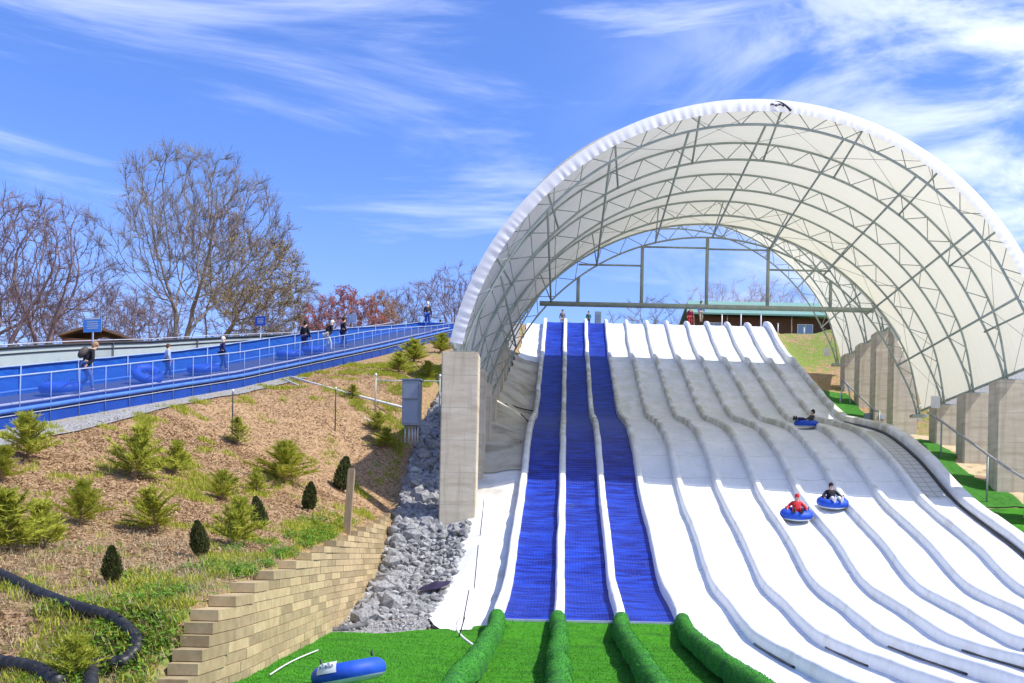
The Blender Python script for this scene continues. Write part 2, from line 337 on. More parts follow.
M['blade_dark'] = foliage('roll_fibres', (.02,.15,.012), (.07,.30,.035), .5, trans=.3)
M['hose'] = mat('black_corrugated_plastic', (.012,.012,.014), (.03,.03,.032), 6, .45)
M['tube_blue'] = mat('blue_snow_tube_cover', (.010,.055,.42), (.018,.09,.52), 3, .55, .01, 9)
M['tube_base'] = mat('white_tube_base', (.6,.66,.72), (.45,.52,.6), 4, .5)
M['skin'] = mat('skin', (.55,.33,.24), rough=.6)
def flatc(n, c, r=.8):
    k = 'cloth_'+n
    if k not in M: M[k] = mat(k, c, [v*.8 for v in c], 8, r, .01, 12)
    return M[k]

# ------------------------------------------------------------------ mesh builder
class MB:
    def __init__(s): s.v = []; s.f = []; s.m = []; s.smooth = []
    def add(s, vs, fs, mi=0, smooth=False):
        o = len(s.v); s.v += [tuple(v) for v in vs]
        for f in fs: s.f.append([i+o for i in f]); s.m.append(mi); s.smooth.append(smooth)
        return s
    def box(s, c, d, rot=None, mi=0, taper=1.0):
        c = Vector(c); vs = []
        for z in (-.5, .5):
            for x, y in ((-.5,-.5),(.5,-.5),(.5,.5),(-.5,.5)):
                k = taper if z > 0 else 1
                v = Vector((x*d[0]*k, y*d[1]*k, z*d[2]))
                if rot: v = rot @ v
                vs.append(c+v)
        return s.add(vs, [(3,2,1,0),(4,5,6,7),(0,1,5,4),(1,2,6,5),(2,3,7,6),(3,0,4,7)], mi)
    def tube(s, pts, r, n=6, mi=0, cap=True, smooth=True, closed=False):
        pts = [Vector(p) for p in pts]; k = len(pts); vs = []
        rr = r if isinstance(r, (list, tuple)) else [r]*k
        up = None
        for i, p in enumerate(pts):
            if closed: t = pts[(i+1) % k]-pts[i-1]
            else: t = pts[min(i+1, k-1)]-pts[max(i-1, 0)]
            if t.length < 1e-9: t = Vector((0,0,1))
            t.normalize()
            if up is None:
                up = Vector((0,0,1)) if abs(t.z) < .9 else Vector((1,0,0))
            a = t.cross(up)
            if a.length < 1e-6: a = t.orthogonal()
            a.normalize(); b = a.cross(t).normalized(); up = b
            for j in range(n):
                w = 2*PI*j/n
                vs.append(p+(a*math.cos(w)+b*math.sin(w))*rr[i])
        fs = []
        for i in range(k if closed else k-1):
            i2 = (i+1) % k
            for j in range(n):
                fs.append((i*n+j, i*n+(j+1) % n, i2*n+(j+1) % n, i2*n+j))
        if cap and not closed:
            fs.append(tuple(range(n))[::-1]); fs.append(tuple((k-1)*n+j for j in range(n)))
        return s.add(vs, fs, mi, smooth)
    def bar(s, a, b, r, n=5, mi=0): return s.tube([a, b], r, n, mi)
    def grid(s, rows, mi=0, smooth=True, closed=False):
        nc = len(rows[0]); vs = [v for r in rows for v in r]; fs = []
        for i in range(len(rows)-1):
            for j in range(nc-1): fs.append((i*nc+j, i*nc+j+1, (i+1)*nc+j+1, (i+1)*nc+j))
            if closed: fs.append((i*nc+nc-1, i*nc, (i+1)*nc, (i+1)*nc+nc-1))
        return s.add(vs, fs, mi, smooth)
    def ellipsoid(s, c, r, nu=12, nv=8, mi=0, rot=None, zmin=-1):
        rows = []
        for i in range(nv+1):
            z = max(zmin, math.cos(PI*i/nv)); q = math.sqrt(max(0, 1-z*z)) if z > zmin or zmin == -1 else math.sqrt(1-zmin*zmin)
            row = []
            for j in range(nu):
                w = 2*PI*j/nu; v = Vector((r[0]*q*math.cos(w), r[1]*q*math.sin(w), r[2]*z))
                if rot: v = rot @ v
                row.append(Vector(c)+v)
            rows.append(row)
        return s.grid(rows[::-1], mi, True, True)
    def build(s, name, mats, parent=None, loc=None):
        me = bpy.data.meshes.new(name); me.from_pydata(s.v, [], s.f)
        if not isinstance(mats, (list, tuple)): mats = [mats]
        for m in mats: me.materials.append(m)
        me.polygons.foreach_set('material_index', s.m); me.polygons.foreach_set('use_smooth', s.smooth)
        me.update()
        o = bpy.data.objects.new(name, me); col.objects.link(o)
        if parent: o.parent = parent
        if loc is not None: o.location = loc
        return o
def tag(o, label=None, cat=None, group=None, kind=None):
    if label: o['label'] = label
    if cat: o['category'] = cat
    if group: o['group'] = group
    if kind: o['kind'] = kind
    return o
def empty(name, loc, rz=0, label=None, cat=None, group=None):
    o = bpy.data.objects.new(name, None); col.objects.link(o); o.location = loc; o.rotation_euler = (0,0,rz)
    return tag(o, label, cat, group)
def copy_tree(o, parent=None):
    c = o.copy(); col.objects.link(c); c.parent = parent
    for ch in [x for x in col.objects if x.parent == o and not x.name.startswith('emblem')]: copy_tree(ch, c)
    return c
def strip(name, Ys, xl, xr, nc, off, m, thick=0.0, wob=0.0, **kw):
    b = MB(); rows = []
    for Y in Ys:
        a, c = (xl(Y) if callable(xl) else xl), (xr(Y) if callable(xr) else xr)
        rows.append([Vector((a+(c-a)*j/nc, Y, T(a+(c-a)*j/nc, Y)+off+wob*nz((a+(c-a)*j/nc)*1.3, Y*1.3, 7))) for j in range(nc+1)])
    b.grid(rows)
    return tag(b.build(name, m), **kw)
def frange(a, b, s):
    n = max(1, int(round((b-a)/s))); return [a+(b-a)*i/n for i in range(n+1)]

# ------------------------------------------------------------------ camera, light, sky
cam = bpy.data.cameras.new('camera'); co = bpy.data.objects.new('camera', cam); col.objects.link(co)
co.matrix_world = Matrix.Rotation(-ROLL, 4, 'Y') @ Matrix.Rotation(R(90), 4, 'X')
cam.sensor_width = 36; cam.lens = F/1024*36; cam.shift_x = -(PX-512)/1024; cam.shift_y = (PY-341.5)/1024
cam.clip_end = 6000; cam.clip_start = .1
scene.camera = co
SUN_EL, SUN_AZ = R(54), R(-15)     # azimuth from +X towards -Y
sd = Vector((math.cos(SUN_EL)*math.cos(SUN_AZ), math.cos(SUN_EL)*math.sin(SUN_AZ), math.sin(SUN_EL)))
sl = bpy.data.lights.new('sun', 'SUN'); sl.energy = 4.2; sl.angle = R(.55); sl.color = (1, .965, .90)
so = bpy.data.objects.new('sun', sl); col.objects.link(so); so.rotation_euler = sd.to_track_quat('Z', 'Y').to_euler()
so.location = (60, -20, 90)
w = bpy.data.worlds.new('World'); scene.world = w; w.use_nodes = True
nt = w.node_tree; L = nt.links.new
bg = nt.nodes['Background']; bg.inputs['Strength'].default_value = .12
sky = N(nt, 'ShaderNodeTexSky', sky_type='NISHITA'); sky.sun_disc = False; sky.sun_elevation = SUN_EL
sky.sun_rotation = math.atan2(sd.x, sd.y); sky.altitude = 300; sky.air_density = 1.0; sky.dust_density = .35; sky.ozone_density = 2.5
tc = N(nt, 'ShaderNodeTexCoord')
tint = N(nt, 'ShaderNodeMix', data_type='RGBA', blend_type='MULTIPLY'); tint.inputs[0].default_value = 1
L(sky.outputs[0], tint.inputs[6]); tint.inputs[7].default_value = (.74, .95, 1.50, 1)
sep = N(nt, 'ShaderNodeSeparateXYZ'); L(tc.outputs['Generated'], sep.inputs[0])
def math_(op, a, b=None):
    n = N(nt, 'ShaderNodeMath', operation=op)
    for i, v in enumerate((a, b)):
        if v is None: continue
        if isinstance(v, (int, float)): n.inputs[i].default_value = v
        else: L(v, n.inputs[i])
    return n.outputs[0]
def snoise(scale, loc, rot, s, detail=9, dist=.6, rough=.6):
    mp = N(nt, 'ShaderNodeMapping'); mp.inputs['Scale'].default_value = scale; mp.inputs['Location'].default_value = loc; mp.inputs['Rotation'].default_value = rot
    L(tc.outputs['Generated'], mp.inputs[0])
    n = N(nt, 'ShaderNodeTexNoise'); n.inputs['Scale'].default_value = s; n.inputs['Detail'].default_value = detail; n.inputs['Distortion'].default_value = dist; n.inputs['Roughness'].default_value = rough
    L(mp.outputs[0], n.inputs['Vector']); return n.outputs['Fac']
def mr(o, a, b, c=0, d=1):
    r = N(nt, 'ShaderNodeMapRange', interpolation_type='SMOOTHSTEP'); L(o, r.inputs[0])
    for i, v in enumerate((a, b, c, d)): r.inputs[i+1].default_value = v
    return r.outputs[0]
wisps = mr(snoise((1.2, 1.2, 9), (.3, .1, .45), (0, R(5), 0), 2.1), .46, .80, 0, .6)
banks = mr(snoise((2.2, 2.2, 5), (1.1, .4, .1), (0, R(-8), 0), 1.7, dist=.9), .38, .60)
right = mr(sep.outputs['X'], -.05, .42)
mass = math_('MULTIPLY', banks, right)
mass = math_('MULTIPLY', mass, .95)
cl = math_('MAXIMUM', wisps, mass)
low = mr(sep.outputs['Z'], .0, .38, .26, .0)
cl = math_('MAXIMUM', cl, low)
cm = N(nt, 'ShaderNodeMix', data_type='RGBA'); L(cl, cm.inputs[0]); L(tint.outputs[2], cm.inputs[6]); cm.inputs[7].default_value = (6.6, 7.2, 9.0, 1)
L(cm.outputs[2], bg.inputs['Color'])
scene.view_settings.view_transform = 'Standard'; scene.view_settings.look = 'None'
scene.view_settings.exposure = .55; scene.view_settings.gamma = 1
scene.render.engine = 'CYCLES'; scene.cycles.max_bounces = 8; scene.cycles.transparent_max_bounces = 12

# ------------------------------------------------------------------ ground
def green_of(X, Y):
    g = -.015
    g += .04*sm(24, 12, Y)*sm(-5, -7, X)
    g += .10*sm(45, 60, Y)
    xw = XW(Y)
    if X > 16: g += .14*sm(70, 76, Y)
    if X < xw: g += .16*sm(3.0, .4, xw-X)*sm(40, 30, Y)
    g += .12*nz(X*.22, Y*.22, 9)
    return g
Ys = [-300,-100,-30,0,6]+frange(8, 46, .35)+frange(46.7, 100, .7)[0:]+[104,110,120,140,180,300,700,2000]
b = MB(); rows = []; gcol = []
for Y in Ys:
    xk, xw = XK(Y), XW(Y)
    xs = [-1500,-300,-120,-80,-50,-35]
    xs += [xk-8+8*i/6 for i in range(6)]
    xs += [xk+(xw-.3-xk)*i/34 for i in range(35)]
    xs += [xw+.02]+[xw+.02+(-4.6-xw-.02)*i/4 for i in (1,2,3,4)]+[-3.9,-3.2,-2.6,-2.0,-1.4,0,5,10,15.4,15.9,16.25,16.6,17.2,17.8,18.4,19,20,21,22,23.5,25,27,30,40,70,150,400,1500]
    xs = sorted(xs[:6])+xs[6:]
    row = []
    for x in xs:
        row.append(Vector((x, Y, T(x, Y)-.03-(.0008*(Y-100) if Y > 100 else 0)))); gcol.append(green_of(x, Y))
    rows.append(row)
b.grid(rows)
g = b.build('ground', M['hill']); tag(g, kind='structure')
at = g.data.attributes.new('green', 'FLOAT', 'POINT'); at.data.foreach_set('value', gcol)

tag(strip('gravel_bed', frange(26, 81, .4), lambda Y: XW(Y)+.03, lambda Y: -3.4, 10, .02, M['gravel'], wob=.05), kind='structure')
tag(strip('gravel_path', frange(24, 52, .5), lambda Y: XK(Y)-.2, lambda Y: XK(Y)+.95+.7*sm(42, 32, Y)+.35*nz(Y*.5, 3), 4, .025, M['gravel']), kind='structure')
def sheet_left(Y): return lin([(25.5,-2.2),(27,-3.2),(29,-3.7),(34,-3.55),(38,-3.5),(60,-3.5),(81,-2.9)])(Y)+.15*nz(Y*1.1, 5)
tag(strip('white_ground_sheet', frange(26.3, 81, .4), sheet_left, lambda Y: -1.45, 10, .05, M['sheet'], wob=.10), kind='structure')
tag(strip('stained_shaded_ground_sheet', frange(43.5, 70.8, .4), lambda Y: sheet_left(Y)-.1, lambda Y: -1.5, 10, .10, M['sheet_dirty_shade'], wob=.12), kind='structure')  # stretch under the canopies, its shade painted in along with the dirt
def turf_far(X): return 26.6 if X > -1.6 else 26.7+.25*nz(X*1.3, 1)-.25*sm(-3, -6, X)
b = MB(); cs = [(-5.15+i*(3.15+5.15)/60) for i in range(61)]
rows = []
for i in range(60):
    t = i/59; row = []
    for j in range(61):
        s_ = j/60
        Yf = None
        X0 = s_
        # left edge follows the foot of the block wall
        Y = 7+t*(19.6)
        xl = XW(Y)+.03; X = xl+(3.15-xl)*s_
        Y2 = 7+t*(turf_far(X)-7)
        row.append(Vector((X, Y2, T(X, Y2)+.05+.03*nz(X*.8, Y2*.8)+(.20*sm(24.7, 26.55, Y2) if X > -1.7 else 0))))
    rows.append(row)
b.grid(rows); tag(b.build('turf', M['turf']), kind='structure')
# right hand side ground patches
tag(strip('green_turf_strip', frange(35.0, 41.4, .4), 16.0, lambda Y: 19.4+.3*nz(Y, 8), 8, .07, M['turf'], wob=.05), kind='structure')
tag(strip('green_turf_strip', frange(41.5, 52.5, .4), 16.0, lambda Y: lin([(41.5,18.5),(43.5,18.2),(44.2,17.5),(46.5,17.3),(47.5,17.9),(52,17.9)])(Y)+.2*nz(Y*2, 1), 8, .08, M['turf_dark'], wob=.08), kind='structure')
tag(strip('green_turf_strip', frange(54, 66, .4), 16.0, lambda Y: 17.7+.3*nz(Y, 6), 6, .08, M['turf_dark'], wob=.08), kind='structure')
M['dirt'] = mat('tan_dirt', (.42,.32,.19), (.52,.42,.27), 3, .95, .05, 9, c3=(.28,.2,.12), s3=1.5)
tag(strip('dirt_bank', frange(37, 56, .5), 16.45, 24.0, 10, .02, M['dirt'], wob=.1), kind='structure')
tag(strip('gravel_yard', frange(30, 75, .8), 22.5, 60, 12, .1, M['gravel'], wob=.2), kind='structure')

# ------------------------------------------------------------------ the slide
LW = 1.55
def divx(i): return SL+i*LW
def lane_mesh(x0, x1, y0, y1, m, name, label):
    b = MB(); rows = []
    for Y in frange(y0, y1, .35):
        rows.append([Vector((x0+(x1-x0)*j/6, Y, zs(Y)+.015*nz(x0+j*.5, Y*.8, 3)+(-.04*math.sin(PI*j/6)))) for j in range(7)])
    top = rows
    b.grid(top)
    for side in (0, -1):
        r2 = [[r[side], r[side]-Vector((0,0,.22))] for r in top]; b.grid(r2, smooth=False)
    for e in (0, -1):
        b.grid([[v for v in top[e]], [v-Vector((0,0,.22)) for v in top[e]]], smooth=False)
    o = b.build(name, m); return tag(o, label, 'slide lane')
ords = ['first','second','third','fourth','fifth','sixth','seventh','eighth']
for i, nm in enumerate(['leftmost blue slide lane, beside the white ground sheet', 'middle blue slide lane of the three', 'blue slide lane next to the white lanes']):
    tag(lane_mesh(divx(i)+.1, divx(i+1)-.1, 26.6, 81.3, M['blue_lane'], 'blue_slide_lane', nm), group='blue slide lanes')
for i in range(8):
    lb = 'white slide lane, %s to the right of the blue lanes' % ords[i]
    if i == 7: lb = 'rightmost white slide lane with grey gridded matting partway down'
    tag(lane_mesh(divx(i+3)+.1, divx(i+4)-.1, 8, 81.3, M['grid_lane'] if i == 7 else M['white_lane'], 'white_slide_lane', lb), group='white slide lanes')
def ridge(x, y0, y1, wd, ht, seed, amp=.03, flat=.55, wf=None):
    wd0 = wd
    b = MB(); rows = []; n = 12
    for Y in frange(y0, y1, .3):
        k = 1+.09*nz(Y*.6, seed*3.1)+.035*nz(Y*2.3, seed)
        bump = .16*math.exp(-((Y-71)/.8)**2)
        e = min(1, (Y-y0)/.25+.15, (y1-Y)/.25+.15); e = math.sqrt(max(.02, e))
        if wf: wd = wd0*wf(Y)
        xx = x+(.5*(wd-.4) if wf else 0)+amp*nz(Y*.5, seed*7.7)+amp*.5*nz(Y*1.9, seed*1.7); row = []
        for j in range(n+1):
            a = PI*j/n; cx, cz = math.cos(a), math.sin(a)
            sx = (1 if cx > 0 else -1)*abs(cx)**flat; sz = abs(cz)**flat
            row.append(Vector((xx-sx*wd/2*k, Y, zs(Y)-.06+(sz*ht*k+bump*cz)*e)))
        rows.append(row)
    b.grid(rows)
    b.add(rows[0], [tuple(range(n+1))]); b.add(rows[-1], [tuple(range(n+1))[::-1]])
    return b
for i in range(11):
    if i == 0: lb = 'white padded divider along the left edge of the blue lanes'
    elif i < 3: lb = 'white padded divider between the %s' % ('leftmost and middle blue lanes' if i == 1 else 'middle and right blue lanes')
    elif i == 3: lb = 'white padded divider between the blue lanes and the white lanes'
    else: lb = 'white padded divider between the %s and %s white lanes' % (ords[i-4], ords[i-3])
    o = ridge(divx(i), 26.6 if i < 4 else 8, 81.6, .28, .35, i+1).build('lane_divider', M['pad'])
    tag(o, lb, 'lane divider', 'white padded lane dividers')
    if 4 <= i <= 9:
        q = MB(); ya_, yb_ = 19.5+.5*(i % 3), 24.2-.4*(i % 2); q.tube([Vector((divx(i)-.15+.02*nz(Y, i), Y, zs(Y)+.02)) for Y in frange(ya_, yb_, .3)], .024, 5); q.build('gap_shade', M['hose'], o)  # dark tube stands in for the shaded gap beside the divider
o = ridge(divx(11), 8, 81.6, .56, .44, 15, flat=.45, wf=lin([(50, 1), (58, .8), (66, .6)])).build('lane_divider', M['pad'])
tag(o, 'broad white padded border along the right edge of the white lanes', 'lane divider', 'white padded lane dividers')
q = MB(); q.tube([Vector((divx(11)-.25+.05*sm(50, 60, Y), Y, zs(Y)+.03)) for Y in frange(33, 57, .4)], .06, 6); q.build('gap_shade', M['hose'], o)  # dark tube painted in for the shade left of the border
for i, lb in enumerate(['leftmost green turf roll on the run-out, below the left edge divider', 'green turf roll below the left gap of the blue lanes', 'green turf roll below the right gap of the blue lanes', 'green turf roll beside the white lanes at the bottom']):
    rb = ridge(divx(i), 8, 26.7, .42, .38, i+30, amp=.07, flat=.8); rr_ = random.Random(i); quads = [f for f in rb.f if len(f) == 4]; add = []
    for f in quads:
        p4 = [Vector(rb.v[q]) for q in f]; nn = (p4[2]-p4[0]).cross(p4[3]-p4[1])
        if nn.length < 1e-6 or p4[0].y < 11: continue
        nn.normalize()
        if nn.z < -.1: nn = -nn
        for _ in range(9):
            u, v = rr_.random(), rr_.random(); q = (p4[0]*(1-u)+p4[1]*u)*(1-v)+(p4[3]*(1-u)+p4[2]*u)*v
            a = Vector((rr_.gauss(0,1), rr_.gauss(0,1), rr_.gauss(0,1))).normalized()*.009
            add.append([q-a, q+a, q+nn*rr_.uniform(.008,.024)+Vector((rr_.gauss(0,.012), rr_.gauss(0,.012), 0))])
    for t3 in add: rb.add(t3, [(0,1,2)], mi=1)
    o = rb.build('turf_roll', [M['turf_roll'], M['blade_dark']])
    tag(o, lb, 'turf divider', 'green turf rolls dividing the run-out')
o = MB(); o.box((divx(1.5), 26.53, zs(26.6)+.0), (4.3, .10, .06)); tag(o.build('edge_strip', M['galv']), 'thin pale strip where the blue lanes meet the green turf', 'edge strip')

# ------------------------------------------------------------------ canopies
def canopy(y_arches, y0, y1, cz, foot_z, label, group, front):
    root = empty('fabric_canopy', (7.2, y0, cz), 0, label, 'canopy', group)
    CX, RO, RI = 7.2, 11.64, 10.95
    a0 = math.asin((foot_z-cz)/RO); am = a0+.02
    O = Vector((7.2, y0, cz))
    def P(a, r, Y): return Vector((CX+r*math.cos(a), Y, cz+r*math.sin(a)))-O
    # membrane with a slight sag between the arches
    b = MB(); rows = []
    nb = 6; ys = [y0]
    for p, q in zip(y_arches, y_arches[1:]): ys += [p+(q-p)*i/nb for i in range(nb)]
    ys += [y_arches[-1], y1]; ys = sorted(set(ys))
    for Y in ys:
        sag = 0
        for p, q in zip(y_arches, y_arches[1:]):
            if p < Y < q: sag = .13*math.sin(PI*(Y-p)/(q-p))
        row = []
        for j in range(121):
            a = am+(PI-2*am)*j/120
            row.append(P(a, RO+.14-sag*(.6+.4*math.sin(a))+.01*nz(a*30, Y*.5), Y))
        rows.append(row)
    b.grid(rows); b.build('membrane', M['membrane'], root)
    # base tubes along the feet
    for a in (am, PI-am): MB().bar(P(a, RO+.1, y0), P(a, RO+.1, y1), .07, 8).build('base_rail', M['steel'], root)
    if front:
        b = MB(); rows = []
        for k in range(5):
            row = []
            for j in range(601):
                a = am+(PI-2*am)*j/600; t = k/4
                rp = .014*t*math.sin(a*230+5*nz(a*14, 1))*(.5+abs(nz(a*20, 3)))+.03*nz(a*45, 5)*t
                row.append(P(a, RO+.15-.50*t, y0-.02-.10*math.sin(PI*t*.5)+rp))
            rows.append(row)
        b.grid(rows); b.build('valance', M['valance'], root)
        b = MB(); c = P(R(86.5), RO-.12, y0-.20)
        for k in range(12):   # small dark mark: unreadable word under a swoosh
            b.box(c+Vector((-.36+k*.045, 0, .02*math.sin(k))), (.025+.014*(k % 3), .02, .06+.025*(k % 2)))
        pts = [c+Vector((-.20+.62*t, 0, .15-.36*t*t)) for t in [i/8 for i in range(9)]]
        for p, q, i in zip(pts, pts[1:], range(8)): b.bar(p, q, .012+.006*i, 4)
        b.build('logo', M['logo'], root)
    for k, Y in enumerate(y_arches):
        b = MB(); n = 72
        a1 = math.asin((foot_z-cz)/RO)
        angs = [a1+(PI-2*a1)*j/n for j in range(n+1)]
        for rr, r in ((RO, .046), (RI, .048)):
            b.tube([P(a, (RO+RI)/2+(rr-(RO+RI)/2)*(.2+.8*sm(0, 1, min(j, n-j)/8)), Y) for j, a in enumerate(angs)], r, 6)
        m = 46
        for j in range(m):
            p = a1+(PI-2*a1)*j/m; q = a1+(PI-2*a1)*(j+1)/m
            h_ = (RO-RI)/2; M0 = (RO+RI)/2; tp_ = lambda v: .2+.8*sm(0, 1, min(v, m-v)/(8*m/n)); s1 = 1 if j % 2 else -1
            b.bar(P(p, M0+s1*h_*tp_(j), Y), P(q, M0-s1*h_*tp_(j+1), Y), .019, 4)
        # foot shoe
        for a in (a1, PI-a1): b.box(P(a, (RO+RI)/2, Y)+Vector((0,0,-.08)), (.75, .45, .14))
        b.build('arch_truss', M['steel'], root)
    ya, yb = y_arches[0], y_arches[-1]
    angs = [24.5, 40.7, 56.4, 72.7, 88.5, 104, 121, 136.7, 152.5]
    for d in angs:
        b = MB(); b.bar(P(R(d), RI, ya), P(R(d), RI, yb), .05, 6); b.build('purlin', M['steel'], root)
    for d in angs: MB().bar(P(R(d-3), RO, ya), P(R(d-3), RI, y_arches[1]), .045, 5).build('bay_strut', M['steel'], root)
    for d in angs[1:]: MB().bar(P(R(d), RO, y_arches[-2]), P(R(d), RI, yb), .03, 5).build('bay_strut', M['steel'], root)
    for (p, q) in ((0, 1), (len(y_arches)-2, len(y_arches)-1)):
        for d, e in zip([11]+angs, angs+[168]):
            MB().bar(P(R(d), RO-.02, y_arches[p]), P(R(e), RO-.02, y_arches[q]), .010, 4).build('bracing_cable', M['cable'], root)
            MB().bar(P(R(e), RO-.02, y_arches[p]), P(R(d), RO-.02, y_arches[q]), .010, 4).build('bracing_cable', M['cable'], root)
    return root, P, RI
c1, P1, RI = canopy([40, 43.55, 47.1, 50.65, 54.2], 39.72, 54.9, 5.65, 7.75, 'large white fabric arch canopy over the front slide, dark mark at its crown', 'arched fabric canopies', True)
c2, P2, _ = canopy([57.2, 60.5, 63.8, 67.1, 70.4], 53.9, 71.0, 11.15, 13.35, 'second fabric arch canopy higher up the hill, seen through the front one', 'arched fabric canopies', False)
# end frame in the rear arch of the front canopy
O1 = c1.location
def W(x, y, z): return Vector((x, y, z))-O1
def innerz(x): return 5.65+math.sqrt(RI*RI-(x-7.2)**2)
b = MB(); b.bar(W(-1.35, 54.2, 13.02), W(15.9, 54.2, 13.02), .13, 8); b.build('cross_beam', M['steel'], c1)
px_ = [.62, 3.9, 7.25, 10.4, 13.65]
for x in px_:
    b = MB(); b.bar(W(x, 54.2, 13.02), W(x, 54.2, innerz(x)), .09, 8); b.build('post', M['steel'], c1)
for (xa, xb), z in zip(zip(px_, px_[1:]), (15.07, 16.05, 16.0, 15.0)):
    b = MB(); b.bar(W(xa, 54.2, z), W(xb, 54.2, z), .05, 6); b.build('girt', M['steel'], c1)

# concrete pillars
def pillar(x0, x1, y0, y1, z0, z1, label):
    b = MB(); n = max(2, int((z1-z0)/1.25)); z = z0
    cx, cy = (x0+x1)/2, (y0+y1)/2; root = empty('concrete_pillar', (cx, cy, z0), 0, label, 'pillar', 'concrete pillars carrying the canopies')
    bm = bmesh.new(); bmesh.ops.create_cube(bm, size=1)
    for v in bm.verts:
        v.co.x *= (x1-x0); v.co.y *= (y1-y0); v.co.z = (v.co.z+.5)*(z1-z0)
    bmesh.ops.bevel(bm, geom=list(bm.edges), offset=.04, segments=2, affect='EDGES')
    me = bpy.data.meshes.new('shaft'); bm.to_mesh(me); bm.free(); me.materials.append(M['concrete'])
    o = bpy.data.objects.new('shaft', me); col.objects.link(o); o.parent = root
    b.box((0, 0, z1-z0+.04), (.9 if x1-x0 > 1 else .7, .5, .08)); b.build('base_plate', M['steel'], root)
near = ['nearest', 'second', 'third', 'fourth']
for k, Y in enumerate([40, 43.55, 47.1, 50.65]):
    wd = 1.45 if k == 0 else 1.2
    pillar(-4.62 if k == 0 else -4.5, -3.25, Y-.5, Y+.55, T(-4.5, Y)-.6, 7.62, 'concrete pillar left of the blue lanes, %s from the front of the canopy' % near[k])
for k, Y in enumerate([40, 43.55, 47.1, 50.65]):
    pillar(17.8, 19.1, Y-.5, Y+.5, T(18.4, Y)-.6, 7.62, 'concrete pillar on the right under the front canopy, %s from the front' % near[k])
for k, Y in enumerate([57.2, 60.5, 63.8, 67.1]):
    pillar(17.75, 19.1, Y-.5, Y+.5, T(18.4, Y)-.8, 13.22, 'tall concrete pillar on the right under the rear canopy, %s in its row' % near[k])
    pillar(-4.7, -3.5, Y-.5, Y+.5, T(-4.5, Y)-.8, 13.22, 'tall concrete pillar on the left under the rear canopy, %s in its row' % near[k])

# ------------------------------------------------------------------ retaining wall
rnd = random.Random(5)
b = MB(); h = .172; z = -2.45
course = 0; start = 0
while z < 1.85:
    Y = 11.5
    while Y < 42 and ZW(Y)+.06 < z+h: Y += .05
    Y += .04*math.sin(course*2.3)
    first = None
    while Y < 42.5:
        l = 1.2; Yc = Y+l/2
        if z+h > min(ZR(Yc), ZW(Yc))-1.8:
            if first is None: first = Y
            xf = XW(Yc)+.24-.016*(z+2.4)/h+rnd.uniform(-.008, .008)
            ang = math.atan2(XW(Yc+.5)-XW(Yc-.5), 1)
            cap = z+2*h > ZW(Y)+.10
            d = .42 if cap else .36
            b.box((xf-d/2+(.03 if cap else 0), Yc, z+h/2), (d, l-.004, h-.012), Matrix.Rotation(-ang, 3, 'Z'))
        Y += l
    z += h; course += 1
tag(b.build('retaining_wall', M['block']), 'stepped tan block retaining wall below the mulched slope', 'retaining wall')

# ------------------------------------------------------------------ rocks
def rock_geo(rn, r, c, fl=.75):
    bm = bmesh.new(); bmesh.ops.create_icosphere(bm, subdivisions=1, radius=1)
    q = Matrix.Rotation(rn.uniform(0, 6), 3, 'Z') @ Matrix.Rotation(rn.uniform(0, 6), 3, 'X')
    sc = Vector((rn.uniform(.8,1.3), rn.uniform(.7,1.1), rn.uniform(.55,.9)*fl/.75))
    vs = []
    for v in bm.verts:
        k = rn.uniform(.72, 1.18); p = v.co*k
        vs.append(Vector(c)+r*(q @ Vector((p.x*sc.x, p.y*sc.y, p.z*sc.z))))
    fs = [tuple(v.index for v in f.verts) for f in bm.faces]; bm.free()
    return vs, fs
rn = random.Random(11)
b = MB()
for _ in range(3300):
    Y = 27+rn.random()**1.25*32
    xl = XW(Y)+.15; xr = sheet_left(Y)+.1 if Y < 39 else -4.5
    if 39.2 < Y < 41: xr = -4.75
    X = xl+(xr-xl)*rn.random()
    r = rn.uniform(.07, .20)*(1 if Y < 38 else 1.5)
    if Y < 29: r *= .45
    vs, fs = rock_geo(rn, r, (X, Y, T(X, Y)+r*.35)); b.add(vs, fs)
tag(b.build('riprap', M['rock']), 'loose grey broken stone filling the drainage channel', 'broken stone', kind='stuff')
protos = []
for k in range(7):
    bb = MB(); vs, fs = rock_geo(rn, 1, (0,0,0), .85); bb.add(vs, fs); protos.append(bb)
def boulder(k, X, Y, r, label, group='grey boulders in the drainage channel'):
    global _bm
    o = bpy.data.objects.new('boulder', _bm[k]); col.objects.link(o)
    o.location = (X, Y, T(X, Y)+r*.45); o.rotation_euler = (rn.uniform(-.4,.4), rn.uniform(-.4,.4), rn.uniform(0, 6)); o.scale = (r, r, r*.85)
    tag(o, label, 'boulder', group)
_bm = []
for bb in protos:
    me = bpy.data.meshes.new('boulder'); me.from_pydata(bb.v, [], bb.f); me.materials.append(M['rock']); _bm.append(me)
for i in range(46):
    Y = 41+rn.random()*13; X = XW(Y)+.3+rn.random()*(-4.6-XW(Y))
    boulder(i % 7, X, Y, rn.uniform(.30, .52), 'grey boulder in the shaded upper part of the stone channel')
for i in range(30):
    Y = 28.5+rn.random()*12; X = XW(Y)+.3+rn.random()*.9
    boulder(i % 7, X, Y, rn.uniform(.26, .42), 'grey boulder in the sunlit stones beside the block wall')
for i in range(12):
    p = on_ground(1015+rn.uniform(-10, 9), 455+rn.uniform(-15, 15)); 
    X = 20+rn.random()*2; Y = 44+rn.random()*5
    boulder(i % 7, X, Y, rn.uniform(.2, .35), 'grey boulder behind the right hand pillars', 'grey boulders behind the right pillars')

